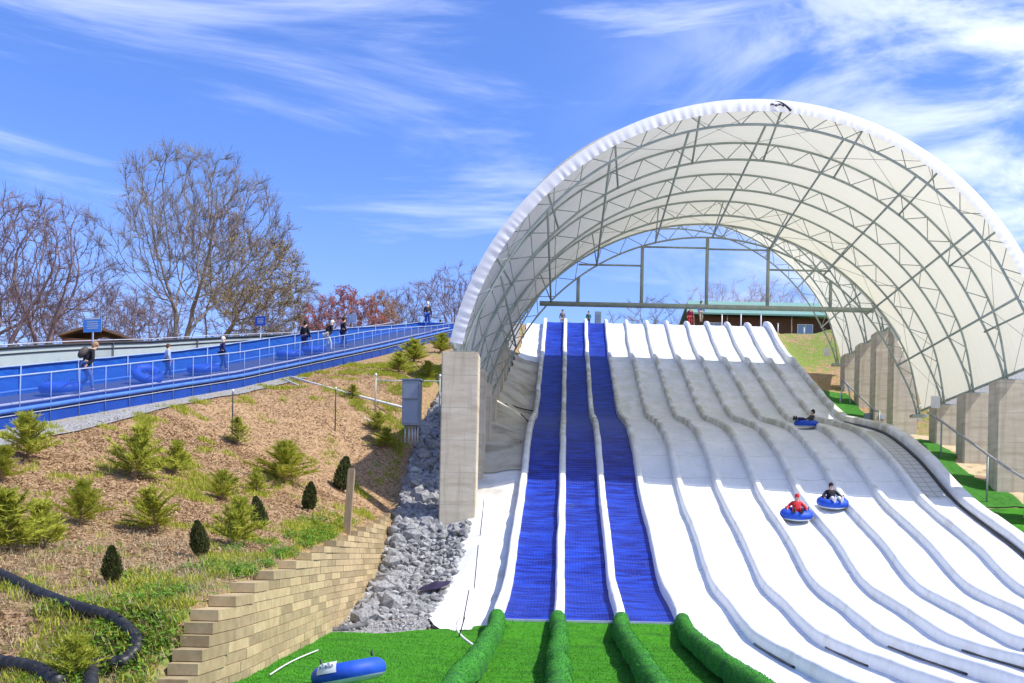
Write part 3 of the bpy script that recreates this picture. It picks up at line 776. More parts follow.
# ------------------------------------------------------------------ conveyor walkway on the left
Y0, Y1 = 24.0, 80.5
wk = empty('conveyor_walkway', (XK(36), 36, ZK(36)), 0, 'long blue fenced conveyor walkway climbing the hill on the left', 'conveyor walkway')
OW = wk.location
def railh(Y): return 1.62-.55*sm(62, 80, Y)
def K(dx, Y, dz): return Vector((XK(Y)+dx, Y, ZK(Y)+dz))-OW
ys = frange(Y0, Y1, 1.45)
def wall_strip(dx, z0, z1, th=.04):
    b = MB(); rows = []
    for Y in frange(Y0, Y1, .7):
        a = z0(Y) if callable(z0) else z0; c = z1(Y) if callable(z1) else z1
        wv = .03*nz(Y*1.2, dx)
        rows.append([K(dx+th/2+wv, Y, a), K(dx+th/2+wv*1.5, Y, (a+c)/2), K(dx+th/2+wv, Y, c), K(dx-th/2+wv, Y, c), K(dx-th/2+wv, Y, a), K(dx+th/2+wv, Y, a)])
    b.grid(rows, smooth=False); return b
wall_strip(0, -.15, .36).build('skirt', M['blue_dark'], wk)
# net
b = MB(); rows = [[K(.0, Y, .36), K(.02*nz(Y*2, 1)+.01, Y, .9), K(0, Y, railh(Y)-.04)] for Y in frange(Y0, Y1, .5)]
b.grid(rows); b.build('net', M['blue_net'], wk)
wall_strip(-2.7, .0, lambda Y: railh(Y)-.03).build('rear_panel', M['blue_wall'], wk)
for (dx, dz, r, mt, nm) in ((.03, None, .026, 'rail_blue', 'hand_rail'), (-2.62, None, .026, 'rail_blue', 'hand_rail'), (.05, .40, .016, 'galv', 'lower_rail'), (.06, .56, .075, 'blue_pipe', 'water_pipe'), (-.30, .70, .05, 'white_pl', 'belt_edge'), (-2.4, .78, .045, 'blue_pipe', 'belt_edge')):
    b = MB(); b.tube([K(dx, Y, (railh(Y) if dz is None else dz)+.012*nz(Y*2, dx)) for Y in frange(Y0, Y1, .8)], r, 6); b.build(nm, M[mt], wk)
b = MB(); b.grid([[K(-.32, Y, .66), K(-2.4, Y, .66), K(-2.4, Y, .5), K(-.32, Y, .5), K(-.32, Y, .66)] for Y in ys], smooth=False); b.build('belt', M['belt'], wk)
for Y in ys:
    b = MB(); b.bar(K(.05, Y, -.1), K(.05, Y, railh(Y)), .016, 5); b.build('post', M['post_blue'], wk)
for Y in frange(Y0, Y1, 3.2):
    b = MB(); b.bar(K(-2.62, Y, 0), K(-2.62, Y, railh(Y)), .025, 5); b.build('post', M['post_blue'], wk)
# end cap of fence at the top
b = MB(); b.grid([[K(.0-2.7*t, Y1, -.1), K(.0-2.7*t, Y1, railh(Y1))] for t in (0, .5, 1)]); b.build('end_panel', M['blue_wall'], wk)
# grey screen behind
gs = empty('screen_fence', (XK(40)-4.2, 40, ZK(40)), 0, 'long grey sheeted screen fence with dark top rail behind the blue walkway', 'fence')
OG = gs.location
def G(dx, Y, dz): return Vector((XK(Y)-4.2+dx, Y, ZK(Y)+dz))-OG
def gh(Y): return 2.25-1.15*sm(38, 78, Y)
b = MB(); rows = [[G(.05, Y, -.3), G(.05, Y, gh(Y)-.12), G(-.05, Y, gh(Y)-.12), G(-.05, Y, -.3)] for Y in frange(24, 79, 1)]
b.grid(rows, smooth=False); b.build('panel', M['grey_wall'], gs)
for dz, r, mt in ((-.12, .05, 'dark'), (.0, .025, 'galv'), (-.34, .02, 'dark')):
    b = MB(); b.tube([G(.08, Y, gh(Y)+dz) for Y in frange(24, 79, 1)], r, 6); b.build('top_rail', M[mt], gs)
for Y in frange(24, 78, 6.5):
    b = MB(); b.bar(G(.12, Y, -.3), G(.12, Y, gh(Y)-.1), .03, 6); b.build('post', M['dark'], gs)

# signs
def sign(px, py, Y, w_, h_, label, col_, toppale=False):
    p = at_depth(px, py, Y); base = T(p.x, p.y)
    r = empty('sign', (p.x, p.y, base), R(-14), label, 'sign', 'blue signs along the walkway')
    zc = p.z-base
    b = MB(); b.bar((0, .03, 0), (0, .03, zc+h_/2), .03, 6); b.build('pole', M['galv'], r)
    b = MB(); b.box((0, 0, zc), (w_, .03, h_)); b.build('sign_board', col_, r)
    b = MB()
    for k in range(4):
        b.box((0, -.02, zc+h_*(.22-.15*k)), (w_*(.62-.08*(k % 2)), .012, h_*.05))
    if toppale: b.box((0, -.018, zc+h_*.44), (w_*.8, .012, h_*.10))
    b.build('lettering', M['white_pl'], r)
M['sign_blue'] = mat('blue_sign', (.07,.27,.75), (.09,.32,.8), 3, .4); M['sign_dk'] = mat('dark_blue_sign', (.02,.09,.5), rough=.4); M['sign_pale'] = mat('pale_sign', (.35,.5,.8), rough=.4)
sign(92.5, 325, 40.5, .80, .55, 'larger light blue sign on a pole behind the walker with a backpack', M['sign_blue'], True)
sign(260.5, 321, 54.7, .58, .48, 'dark blue sign on a pole behind the middle of the walkway', M['sign_dk'])
sign(352, 318.5, 67.4, .60, .52, 'small pale blue sign on a pole beside the red budded tree', M['sign_pale'])

# hut behind the screen
p = at_depth(98, 342, 52)
hb = empty('hut', (p.x, p.y, T(p.x, p.y)), R(10), 'low hut with brown gabled roof behind the grey screen fence', 'hut')
hz = p.z-T(p.x, p.y)
b = MB(); b.box((0,0,hz/2-.1), (2.6, 2.4, max(.5, hz))); b.build('wall', M['brown'], hb)
b = MB()
M['brown_roof'] = mat('brown_shingle', (.20,.13,.08), (.13,.08,.05), 5, .9, .02)
b.add([(-1.5,-1.3,hz-.05),(0,-1.3,hz+.5),(1.9,-1.3,hz-.05),(-1.5,1.3,hz-.05),(0,1.3,hz+.5),(1.9,1.3,hz-.05),
       (-1.5,-1.3,hz+.05),(0,-1.3,hz+.62),(1.9,-1.3,hz+.05),(-1.5,1.3,hz+.05),(0,1.3,hz+.62),(1.9,1.3,hz+.05)],
      [(6,7,10,9),(7,8,11,10),(0,3,4,1),(1,4,5,2),(0,1,7,6),(1,2,8,7),(3,9,10,4),(4,10,11,5),(0,6,9,3),(2,5,11,8)])
b.build('roof', M['brown_roof'], hb)

# ------------------------------------------------------------------ building with the green roof
bl = empty('building', (11.4, 95, 19.3), 0, 'long brown building with low green metal roof behind the top of the slide', 'building')
b = MB(); b.box((6.6, 4.3, 1.35), (13.2, 7.6, 2.9)); b.build('wall', M['brown'], bl)
b = MB(); xa, xb = -.5, 14.0
b.add([(xa,-.5,2.75),(xb,-.5,2.75),(xb+.0,4.3,4.95),(xa+.6,4.3,4.95),(xa,9,2.75),(xb,9,2.75),
       (xa,-.5,2.9),(xb,-.5,2.9),(xb,4.3,5.12),(xa+.6,4.3,5.12),(xa,9,2.9),(xb,9,2.9)],
      [(6,7,8,9),(9,8,11,10),(0,3,2,1),(3,4,5,2),(0,1,7,6),(4,10,11,5),(0,6,9,3),(3,9,10,4),(1,2,8,7),(2,5,11,8)])
b.build('roof', M['green_roof'], bl)
for x in (2.1, 10.4):
    f = MB()
    for dx in (-.68, 0, .68): f.box((x+dx, .46, 1.65), (.07, .06, 1.15))
    for dz in (-.55, .55): f.box((x, .46, 1.65+dz), (1.43, .05, .07))
    fo = f.build('window', M['white_pl'], bl); q = MB(); q.box((x, .49, 1.65), (1.3, .02, 1.05)); q.build('pane', M['glass'], fo)
for x in (.2, 3.2, 6.2, 9.0, 12.6):
    b = MB(); b.bar((x, -.3, -.2), (x, -.3, 2.75), .06, 6); b.build('porch_post', M['wood'], bl)
for k, (px, py) in enumerate([(722,317),(741,316),(761,317),(778,326),(804,330)]):
    Y = 86 if k < 3 else 89
    q = at_depth(px, py, Y); z0 = T(q.x, q.y)
    b = MB(); b.bar((0,0,0), (0,0,max(.4, q.z-z0+.2)), .05, 6); b.box((0,0,max(.4, q.z-z0+.2)), (.13,.13,.06))
    o = b.build('fence_post', M['white_pl'], None, (q.x, q.y, z0)); tag(o, 'short pale post in front of the brown building, %s from the left' % near[k] if 0 < k < 4 else ('short pale post furthest left before the brown building' if k == 0 else 'short pale post on the grass near the right window'), 'post', 'pale posts before the building')

# ------------------------------------------------------------------ trees
from mathutils.kdtree import KDTree
def make_tree(name, base, height, spread, seed, bark, label, group, stems=3, lean=(0,0), buds=None, nb=0, bud_size=.07, trunk_r=.17, cat='tree', crown0=.3, att=700, twigs=4):
    rn = random.Random(seed); D = max(.22, height/36)
    rx = height*.30*spread; c = Vector((lean[0]*height*.7, lean[1]*height*.7, height*(.5+crown0/2))); rz = height*(1-crown0)/2
    A = []
    while len(A) < att:
        p = Vector((rn.uniform(-1,1), rn.uniform(-1,1), rn.uniform(-1,1)))
        l = p.length
        if l > 1 or l < .25: continue
        q = Vector((p.x*rx*(1-.25*max(0, -p.z)), p.y*rx, p.z*rz))
        if nz(q.x*.35+seed, q.y*.35, q.z*.35) < -.16: continue
        A.append(c+q)
    P_ = []; par = []
    for s_ in range(stems):
        a = 2*PI*s_/stems+rn.random(); k = 0 if stems == 1 else .08+.20*rn.random()
        d = Vector((math.cos(a)*k+lean[0]*.9, math.sin(a)*k*.6+lean[1], 1)).normalized(); p = Vector((math.cos(a)*.12*(stems > 1), math.sin(a)*.12*(stems > 1), -.2)); par.append(-1); P_.append(p)
        while p.z < height*crown0*rn.uniform(.7, 1.25):
            d = (d+Vector((rn.gauss(0,.05), rn.gauss(0,.05), 0))).normalized(); p = p+d*D; par.append(len(P_)-1); P_.append(p)
    nk = {}
    di, dk = height*.32, D*1.6
    for it in range(70):
        kd = KDTree(len(P_))
        for i_, p in enumerate(P_): kd.insert(p, i_)
        kd.balance(); pull = {}; left = []
        for a in A:
            co_, ix, dist = kd.find(a)
            if dist < dk: continue
            left.append(a)
            if dist < di: pull[ix] = pull.get(ix, Vector((0,0,0)))+(a-P_[ix]).normalized()
        A = left; grew = False
        for ix, v in pull.items():
            if nk.get(ix, 0) > 3: continue
            pd = (P_[ix]-P_[par[ix]]).normalized() if par[ix] >= 0 else Vector((0,0,1))
            d = (v.normalized()+pd*.65+Vector((rn.gauss(0,.14), rn.gauss(0,.14), .12+rn.gauss(0,.1)))).normalized()
            P_.append(P_[ix]+d*D); par.append(ix); nk[ix] = nk.get(ix, 0)+1; grew = True
        if not grew or not A: break
    n = len(P_); kids = [[] for _ in range(n)]
    for i_ in range(n):
        if par[i_] >= 0: kids[par[i_]].append(i_)
    e = 1.95; w_ = [0.0]*n
    for i_ in range(n-1, -1, -1):
        if not kids[i_]: w_[i_] = 1.0
        if par[i_] >= 0: w_[par[i_]] += w_[i_]
    wm = max(w_); rad = [max(.013, trunk_r*(x/wm)**(1/e)) for x in w_]
    b = MB(); seen = set()
    for i_ in range(n):
        if par[i_] == -1 or (par[i_] >= 0 and kids[par[i_]][0] != i_):
            ch = [par[i_], i_] if par[i_] >= 0 else [i_]
            while kids[ch[-1]]: ch.append(kids[ch[-1]][0])
            if len(ch) > 1:
                rr = [rad[k] for k in ch]
                if par[i_] >= 0: rr[0] = rr[1]
                b.tube([P_[k] for k in ch], rr, 6 if rr[0] > .06 else 3, cap=False)
    tips = []
    for i_ in range(n):
        if w_[i_] > 3: continue
        pd = (P_[i_]-P_[par[i_]]).normalized() if par[i_] >= 0 else Vector((0,0,1))
        for _ in range(twigs+2 if w_[i_] == 1 else twigs):
            d = (pd+Vector((rn.gauss(0,.42), rn.gauss(0,.42), .25+rn.gauss(0,.35)))).normalized(); L_ = D*rn.uniform(1.1, 2.9)
            m_ = P_[i_]+d*L_*.5; q = m_+(d+Vector((rn.gauss(0,.15), rn.gauss(0,.15), .1))).normalized()*L_*.5
            b.tube([P_[i_], m_, q], [.009, .008, .006], 3, cap=False); tips += [m_, q]
    root = empty(name, base, 0, label, cat, group); b.build('trunk', bark, root)
    if buds:
        f = MB()
        for _ in range(nb):
            t = rn.choice(tips)+Vector((rn.gauss(0,.06), rn.gauss(0,.06), rn.gauss(0,.06))); s = bud_size*rn.uniform(.5, 1.3)
            u = Vector((rn.gauss(0,1), rn.gauss(0,1), rn.gauss(0,1))).normalized(); v = u.orthogonal().normalized()
            f.add([t-u*s, t+v*s*.6, t+u*s, t-v*s*.6], [(0,1,2,3)])
        f.build('buds', buds, root)
    return root
def tree_at(px, Y, top_py, **kw):
    d = ray(px, 340); X = d.x*Y; z = T(X, Y)
    top = ray(px, top_py).z*Y
    return make_tree(kw.pop('name', 'bare_tree'), Vector((X, Y, z)), top-z, base_kw(kw), **kw)
def base_kw(kw): return kw.pop('spread', 1.0)
g1 = 'leafless trees along the ridge'
tree_at(178, 65, 154, spread=1.55, seed=3, bark=M['bark_grey'], label='tallest bare grey tree with several upright stems above the walkway', group=g1, stems=5, trunk_r=.14, lean=(.06,0), buds=M['bud_olive'], nb=900, bud_size=.035, crown0=.22, att=2200, twigs=5)
tree_at(210, 62, 236, spread=1.5, seed=8, bark=M['bark_brown'], label='smaller tree leaning right with olive buds, beside the tallest tree', group=g1, stems=2, lean=(.55,0), buds=M['bud_olive'], nb=5200, bud_size=.055, trunk_r=.09, crown0=.12, att=520, twigs=4)
tree_at(206, 69, 205, spread=1.35, seed=21, bark=M['bark_brown'], label='slender tree with rusty orange buds directly behind the tallest tree', group=g1, stems=2, lean=(.28,0), buds=M['bud_orange'], nb=3200, bud_size=.05, trunk_r=.08, crown0=.3, att=500)
tree_at(2, 58, 188, spread=1.3, seed=4, bark=M['bark_purple'], label='bare dark tree with purple twigs at the left edge of the photo', group=g1, stems=3, trunk_r=.16, crown0=.15, att=850, lean=(.02,0), twigs=4)
tree_at(42, 60, 198, spread=1.3, seed=6, bark=M['bark_purple'], label='bare wide tree with curving stems, second from the left edge', group=g1, stems=4, trunk_r=.12, lean=(.10,0), crown0=.1, att=600, twigs=3)
small = [(-8,72,250,'purple'),(35,78,285,'purple'),(66,76,292,'purple'),(92,75,284,'purple'),(122,74,282,'purple'),(146,82,300,'olive'),(168,80,290,'purple'),(240,82,280,'olive'),(262,84,268,'purple'),(288,82,276,'purple'),(308,90,290,'purple')]
for i, (px, Y, tp, kd) in enumerate(small):
    tree_at(px, Y, tp, spread=1.9, seed=40+i, bark=M['bark_purple'], label='small %s tree in the thicket behind the grey screen, %s from the left' % ('purple' if kd == 'purple' else 'olive budded', ['first','second','third','fourth','fifth','sixth','seventh','eighth','ninth','tenth','eleventh'][i]), group='small trees of the thicket', stems=4, trunk_r=.07, buds=M['bud_'+kd], nb=1600, bud_size=.045, crown0=.06, att=260, twigs=3)
tree_at(342, 84, 288, spread=2.2, seed=61, bark=M['bark_purple'], label='rounded tree covered in red buds behind the walkway', group=g1, stems=5, trunk_r=.08, buds=M['bud_red'], nb=6000, bud_size=.075, crown0=.05, name='red_budded_tree', att=500, twigs=5)
tree_at(372, 88, 292, spread=1.7, seed=62, bark=M['bark_brown'], label='rusty orange budded tree just right of the red budded tree', group=g1, stems=4, trunk_r=.07, buds=M['bud_orange'], nb=3500, bud_size=.07, crown0=.05, att=350)
for i, (px, Y, tp) in enumerate([(392,92,290),(412,95,284),(438,92,276),(458,90,264),(478,95,270)]):
    tree_at(px, Y, tp, spread=1.5, seed=70+i, bark=M['bark_purple'], label='thin bare tree between red tree and canopy, %s from the left' % ['first','second','third','fourth','fifth'][i], group=g1, stems=3, trunk_r=.07, crown0=.1, att=260, twigs=3)
tree_at(652, 102, 296, spread=2.3, seed=81, bark=M['bark_grey'], label='low dark bare tree behind the top of the white lanes', group=g1, stems=4, trunk_r=.08, crown0=.05, att=220, twigs=3)
for i, (px, Y, tp) in enumerate([(712,125,284),(738,125,274),(757,128,287),(775,125,280),(800,130,290)]):
    tree_at(px, Y, tp, spread=1.2, seed=90+i, bark=M['bark_pale'], label='pale bare tree behind the green roof, %s from the left' % ['first','second','third','fourth','fifth'][i], group='trees behind the green roof', stems=3, trunk_r=.09, crown0=.2, att=260, twigs=3)

# ------------------------------------------------------------------ plants on the slope
def pine_proto(seed):
    rn = random.Random(seed); st = MB(); fo = MB()
    st.tube([(0,0,-.05),(0.02,0,.5),(0,.02,.95)], [.025,.018,.008], 5)
    nb = 64
    for i in range(nb):
        t = (i+.5)/nb; z = .06+.85*t; a = i*2.4+rn.uniform(-.5,.5); ln = (.50*(1-t)**.8+.10)*rn.uniform(.45,1.25)
        d = Vector((math.cos(a), math.sin(a), (.35+1.3*t)*rn.uniform(.6, 1.4))).normalized(); p0 = Vector((0,0,z))
        st.tube([p0, p0+d*ln*.8], [.008,.004], 3, cap=False)
        for k in range(int(46*(ln/.35)+14)):
            u = rn.uniform(.15, 1); p = p0+d*ln*u
            nd = (d*1.1+Vector((rn.gauss(0,.9), rn.gauss(0,.9), rn.gauss(0,.7)+.35))).normalized(); s = nd.orthogonal().normalized()*.011
            q = p+nd*rn.uniform(.08,.17); fo.add([p-s, p+s, q], [(0,1,2)])
    for k in range(30):
        p = Vector((0,0,.88)); nd = Vector((rn.gauss(0,.4), rn.gauss(0,.4), 1)).normalized(); s = nd.orthogonal().normalized()*.011
        fo.add([p-s, p+s, p+nd*.16], [(0,1,2)])
    root = empty('young_pine', (0,0,0)); st.build('stem', M['wood'], root); fo.build('foliage', M['needle'], root)
    return root
def cedar_proto(seed):
    rn = random.Random(seed); st = MB(); fo = MB()
    st.tube([(0,0,-.05),(0,0,.3)], .03, 5)
    for k in range(2600):
        t = rn.random(); z = .05+.95*t; rr = .27*math.sin(PI*min(1, t*.85+.13))**.7*(1-.35*t)*(1+.35*nz(t*3, seed*5.1))
        a = rn.uniform(0, 2*PI); q = rr*rn.uniform(.5, 1.15)*(1+.22*nz(math.cos(a)*2, math.sin(a)*2, t*4+seed))
        p = Vector((q*math.cos(a), q*math.sin(a), z)); u = Vector((math.cos(a)*.4, math.sin(a)*.4, 1)+(0,)*0).normalized()
        u = (u+Vector((rn.gauss(0,.3), rn.gauss(0,.3), 0))).normalized(); v = u.orthogonal().normalized()*.014
        v.rotate(Matrix.Rotation(rn.uniform(0, 6), 3, u)); fo.add([p-v, p+v, p+v+u*.07, p-v+u*.07], [(0,1,2,3)])
    root = empty('dwarf_cedar', (0,0,0)); st.build('stem', M['wood'], root); fo.build('foliage', M['needle_dark'], root)
    return root
pp = [pine_proto(i) for i in (1, 2, 3)]; cp = [cedar_proto(i) for i in (1, 2)]
used = set()
def plant(protos, i, px, py, hpx, wid, label, cat, group):
    p = on_ground(px, py); h = hpx*p.y/F
    pr = protos[i % len(protos)]
    if id(pr) in used: o = copy_tree(pr)
    else: o = pr; used.add(id(pr))
    o.location = p; o.scale = (h*wid, h*wid, h); o.rotation_euler = (random.Random(i).uniform(-.16,.16), random.Random(i+50).uniform(-.16,.2), i*1.7)
    tag(o, label, cat, group); return p
pines = [(28,458,40,1.1,'young pine beside the gravel at the left end of the walkway'),(12,553,66,1.2,'largest young pine at the left edge of the slope'),(46,548,48,1.2,'bushy young pine right against the largest pine'),
 (80,524,50,1.1,'young pine right of the two largest pines'),(134,478,48,1.0,'upright young pine high on the slope below the boy with a tube'),(175,474,34,1.0,'small upright pine below the boy in dark blue'),
 (157,531,42,1.2,'round young pine in the middle of the slope'),(223,500,34,1.1,'small pine in the middle of the slope above the dwarf cedars'),(238,445,26,1.0,'small pine beside the thin white topped stake'),
 (236,546,50,1.0,'leggy young pine between two dwarf cedars'),(284,482,40,1.3,'wide young pine near the centre of the mulch slope'),(256,492,28,1.1,'little pine left of the wide pine'),(378,432,18,1.2,'tiny pine above the rocks, left of the cabinet'),
 (386,448,20,1.3,'tiny pine directly below another, left of the cabinet'),(0,480,34,1.2,'young pine cut by the left edge of the photo'),(398,372,22,1.4,'shrubby pine below the walkway near its top end'),(414,362,20,1.4,'shrubby pine near the top of the walkway, left of the pillar'),
 (426,378,18,1.3,'small pine just left of the big pillar top'),(440,352,18,1.4,'shrubby pine at the end of the walkway beside the canopy'),(352,398,16,1.3,'tiny pine by the white pipe'),(75,680,40,1.5,'grassy young pine beside the bend of the black hose')]
for i, (px, py, hp, wd, lb) in enumerate(pines): plant(pp, i, px, py, hp*[1.08, .95, 1.0, .85][i % 4], wd*[1.1, 1.3, 1.0][i % 3], lb, 'young pine', 'young pines on the slope')
ced = [(112,583,36,'dark dwarf cedar leaning left, nearest the black hose'),(201,557,35,'dark dwarf cedar above the block wall, second from the left'),(261,528,31,'dark dwarf cedar in the middle of the slope'),(308,511,28,'dark dwarf cedar standing upright, second from the wooden post'),(341,491,34,'dark dwarf cedar just behind the wooden post')]
for i, (px, py, hp, lb) in enumerate(ced): plant(cp, i, px, py, hp, .95, lb, 'dwarf cedar', 'dark dwarf cedars on the slope')

# ground cover as stuff: grass blades, leafy weeds, straw, chips
rn = random.Random(77)
def scatter(name, n, cond, fn, m, label, cat):
    b = MB(); k = 0; tries = 0
    while k < n and tries < n*30:
        tries += 1
        Y = 10+rn.random()**1.5*50; xk, xw = XK(Y)+.25, XW(Y)-.35
        X = xk+(xw-xk)*rn.random()
        if abs(X)/Y > .56: continue
        if rn.random() > cond(X, Y): continue
        fn(b, X, Y, T(X, Y)-.02); k += 1
    return tag(b.build(name, m), label, cat, kind='stuff')
def pat(X, Y): return green_of(X, Y)+.25*nz(X*.8, Y*.8, 3)+.12*nz(X*2.2, Y*2.2, 8)
def tuft(b, X, Y, z, s=1.0):
    for _ in range(7):
        a = rn.uniform(0, 6.28); l = rn.uniform(.05,.17)*s; o = Vector((X+rn.gauss(0,.06), Y+rn.gauss(0,.06), z)); w_ = Vector((-math.sin(a), math.cos(a), 0))*.009
        t = o+Vector((math.cos(a)*l*.6, math.sin(a)*l*.6, l)); mid = o.lerp(t, .5)+Vector((0,0,l*.15))
        b.add([o-w_, o+w_, mid+w_*.7, mid-w_*.7, t], [(0,1,2,3),(3,2,4)])
def weed(b, X, Y, z):
    for _ in range(16):
        a = rn.uniform(0, 6.28); q = rn.random()**.6*.20; o = Vector((X+q*math.cos(a), Y+q*math.sin(a), z+rn.uniform(.02,.17)*(1.2-q*4*.8)))
        u = Vector((rn.gauss(0,1), rn.gauss(0,1), rn.uniform(0,.8))).normalized()*rn.uniform(.03,.055); v = Vector((-u.y, u.x, rn.uniform(-.02,.02)))*.6
        b.add([o-u, o+v, o+u, o-v], [(0,1,2,3)])
def chip(b, X, Y, z):
    for _ in range(3):
        o = Vector((X+rn.gauss(0,.15), Y+rn.gauss(0,.15), 0)); o.z = T(o.x, o.y)+.005
        a = rn.uniform(0, 6.28); u = Vector((math.cos(a), math.sin(a), rn.uniform(-.4,.7)))*rn.uniform(.02,.05); v = Vector((-math.sin(a), math.cos(a), rn.uniform(-.5,.5)))*rn.uniform(.008,.018)
        b.add([o-u-v, o+u-v, o+u+v, o-u+v], [(0,1,2,3)])
def straw(b, X, Y, z):
    for _ in range(4):
        o = Vector((X+rn.gauss(0,.1), Y+rn.gauss(0,.1), z+.02)); a = rn.uniform(0,6.28); up = rn.choice((.1,.2,1.3)); u = Vector((math.cos(a), math.sin(a), up)).normalized()*rn.uniform(.1,.25); w_ = Vector((-math.sin(a), math.cos(a), 0))*.006
        b.add([o-w_, o+w_, o+u], [(0,1,2)])
scatter('grass', 11000, lambda X, Y: sm(.02, .20, pat(X, Y)), tuft, M['needle'], 'patchy yellow green grass growing through the mulch', 'grass')
def wc(X, Y): 
    e = XW(Y)-X
    return sm(.08, .22, pat(X, Y+40))*sm(26, 16, Y)*.12+.7*sm(2.0, .5, e)*sm(36, 26, Y)*sm(-.1, .15, nz(X, Y*.7, 6))
scatter('weeds', 1900, wc, weed, M['weed'], 'bright green leafy weeds above the block wall', 'weeds')
scatter('mulch', 12000, lambda X, Y: sm(.10, -.06, pat(X, Y))*(1 if Y < 38 else .3), chip, M['chip'], 'loose wood chips covering the slope', 'mulch')
scatter('dry_grass', 6000, lambda X, Y: sm(30, 14, Y), straw, M['straw'], 'dry straw stems lying in the grass', 'dry grass')

b = MB(); k = 0
while k < 52000:
    Y = 12+rn.random()**1.6*14.6; X = XW(Y)+.1+(3.2-XW(Y))*rn.random()
    if abs(X/Y) > .5: continue
    if any(abs(X-divx(i)) < .17 for i in range(4)): continue
    z = T(X, Y)+.05+.03*nz(X*.8, Y*.8)+(.20*sm(24.7, 26.55, Y) if X > -1.7 else 0); a = rn.uniform(0, 6.28); hh = rn.uniform(.02,.05)
    w_ = Vector((math.cos(a), math.sin(a), 0))*.009; o = Vector((X, Y, z-.005))
    b.add([o-w_, o+w_, o+Vector((rn.gauss(0,.02), rn.gauss(0,.02), hh))], [(0,1,2)]); k += 1
tag(b.build('turf_fibres', M['blade']), 'short green fibres of the artificial turf run-out', 'turf', kind='stuff')

# ------------------------------------------------------------------ hose, pipes, posts, cabinet
def smooth_path(pts, n=8):
    out = []; P_ = [pts[0]]+pts+[pts[-1]]
    for i in range(1, len(P_)-2):
        for k in range(n):
            t = k/n; a, b_, c, d = P_[i-1:i+3]
            out.append(.5*((2*b_)+(c-a)*t+(2*a-5*b_+4*c-d)*t*t+(3*b_-a-3*c+d)*t**3))
    out.append(pts[-1]); return out
def hose(pix, r, label):
    pts = [on_ground(x, y, y0=6)+Vector((0,0,r*.7)) for x, y in pix]
    p = smooth_path(pts, 40); q = [p[0]]
    for v in p:
        while (v-q[-1]).length > .03: q.append(q[-1]+(v-q[-1]).normalized()*.03)
    rr = [r*(1+.07*(1 if (i//2) % 2 else -1)) for i in range(len(q))]
    b = MB(); b.tube(q, rr, 12); o = b.build('drain_hose', M['hose']); tag(o, label, 'hose', 'black corrugated hoses')
hose([(-25,572),(0,580),(35,597),(75,613),(112,624),(134,641),(136,656),(124,668),(106,670),(96,671),(91,680),(90,700)], .10, 'black corrugated hose curving down the slope and doubling back')
hose([(-15,668),(10,671),(35,677),(60,692)], .115, 'second length of black hose in the bottom left corner')
def post(px, py, top, r, m, label, knob=False, name='stake', group='thin stakes on the slope', Yfix=None):
    p = on_ground(px, py); h = (py-top)*p.y/F
    rt = empty(name, p, 0, label, 'post', group)
    b = MB(); b.bar((0,0,-.1), (0,0,h), r, 6); b.build('shaft', m, rt)
    if knob: b = MB(); b.ellipsoid((0,0,h), (r*1.8, r*1.8, r*2.5), 8, 6); b.build('cap', M['white_pl'], rt)
    return p, h
post(232, 437, 391, .025, M['dark'], 'thin dark stake with white top on the open slope', True)
post(335, 431, 389, .025, M['dark'], 'thin dark stake under the white pipe', True)
pa, ha = post(375, 417, 375, .035, M['steel'], 'grey rail post with white knob left of the cabinet', True, 'rail_post', 'rail posts by the cabinet')
pb, hb_ = post(439, 424, 376, .035, M['steel'], 'grey rail post beside the big pillar', True, 'rail_post', 'rail posts by the cabinet')
b = MB(); b.bar(pa+Vector((0,0,ha-.25)), pb+Vector((0,0,hb_-.25)), .03, 6); tag(b.build('rail', M['steel']), 'thin horizontal rail between two posts behind the cabinet', 'rail')
# white pipes down the bank
b = MB(); a_ = on_ground(290, 380)+Vector((0,0,.15)); c_ = on_ground(405, 425)+Vector((0,0,.75)); b.tube([a_, a_.lerp(c_, .5)+Vector((0,0,-.03)), c_], .055, 8)
tag(b.build('pipe', M['white_pl']), 'white pipe running from the walkway down to the cabinet', 'pipe')
b = MB(); a_ = on_ground(283, 382)+Vector((0,0,.15)); c_ = on_ground(372, 425)+Vector((0,0,.1)); b.tube([a_, a_.lerp(c_, .5)+Vector((0,0,.1)), c_], .04, 8)
tag(b.build('pipe', M['white_pl']), 'thinner pale pipe lying lower on the bank', 'pipe')
# cabinet
cb = at_depth(411.5, 426, 44.5); z0 = cb.z
cr = empty('electrical_cabinet', (cb.x, cb.y, z0), R(-8), 'grey electrical cabinet on conduits above the stone channel', 'cabinet')
b = MB(); b.box((0,0,.55), (.74,.42,1.06)); b.box((0,0,1.50), (.74,.46,.82)); b.build('enclosure', M['grey_box'], cr)
b = MB(); b.box((0,-.26,1.50), (.66,.03,.72)); b.box((0,-.235,.55), (.64,.03,.92)); b.build('door', M['grey_box'], cr)
b = MB(); b.box((0,0,1.94), (.86,.58,.05)); b.build('rain_hood', M['grey_box'], cr)
for x in (-.27,-.1,.05,.17,.28):
    b = MB(); b.bar((x,0,-.75+.1*abs(x)), (x,0,.03), .035, 8); b.build('conduit', M['galv'], cr)
# wooden post
p = on_ground(347, 533); b = MB(); b.box((0,0,.85), (.20,.16,2.1)); b.box((0,0,1.92), (.16,.12,.06))
o = b.build('wooden_post', M['wood'], None, p); o.rotation_euler = (0, R(3), 0); tag(o, 'weathered wooden post standing at the top of the block wall', 'post')
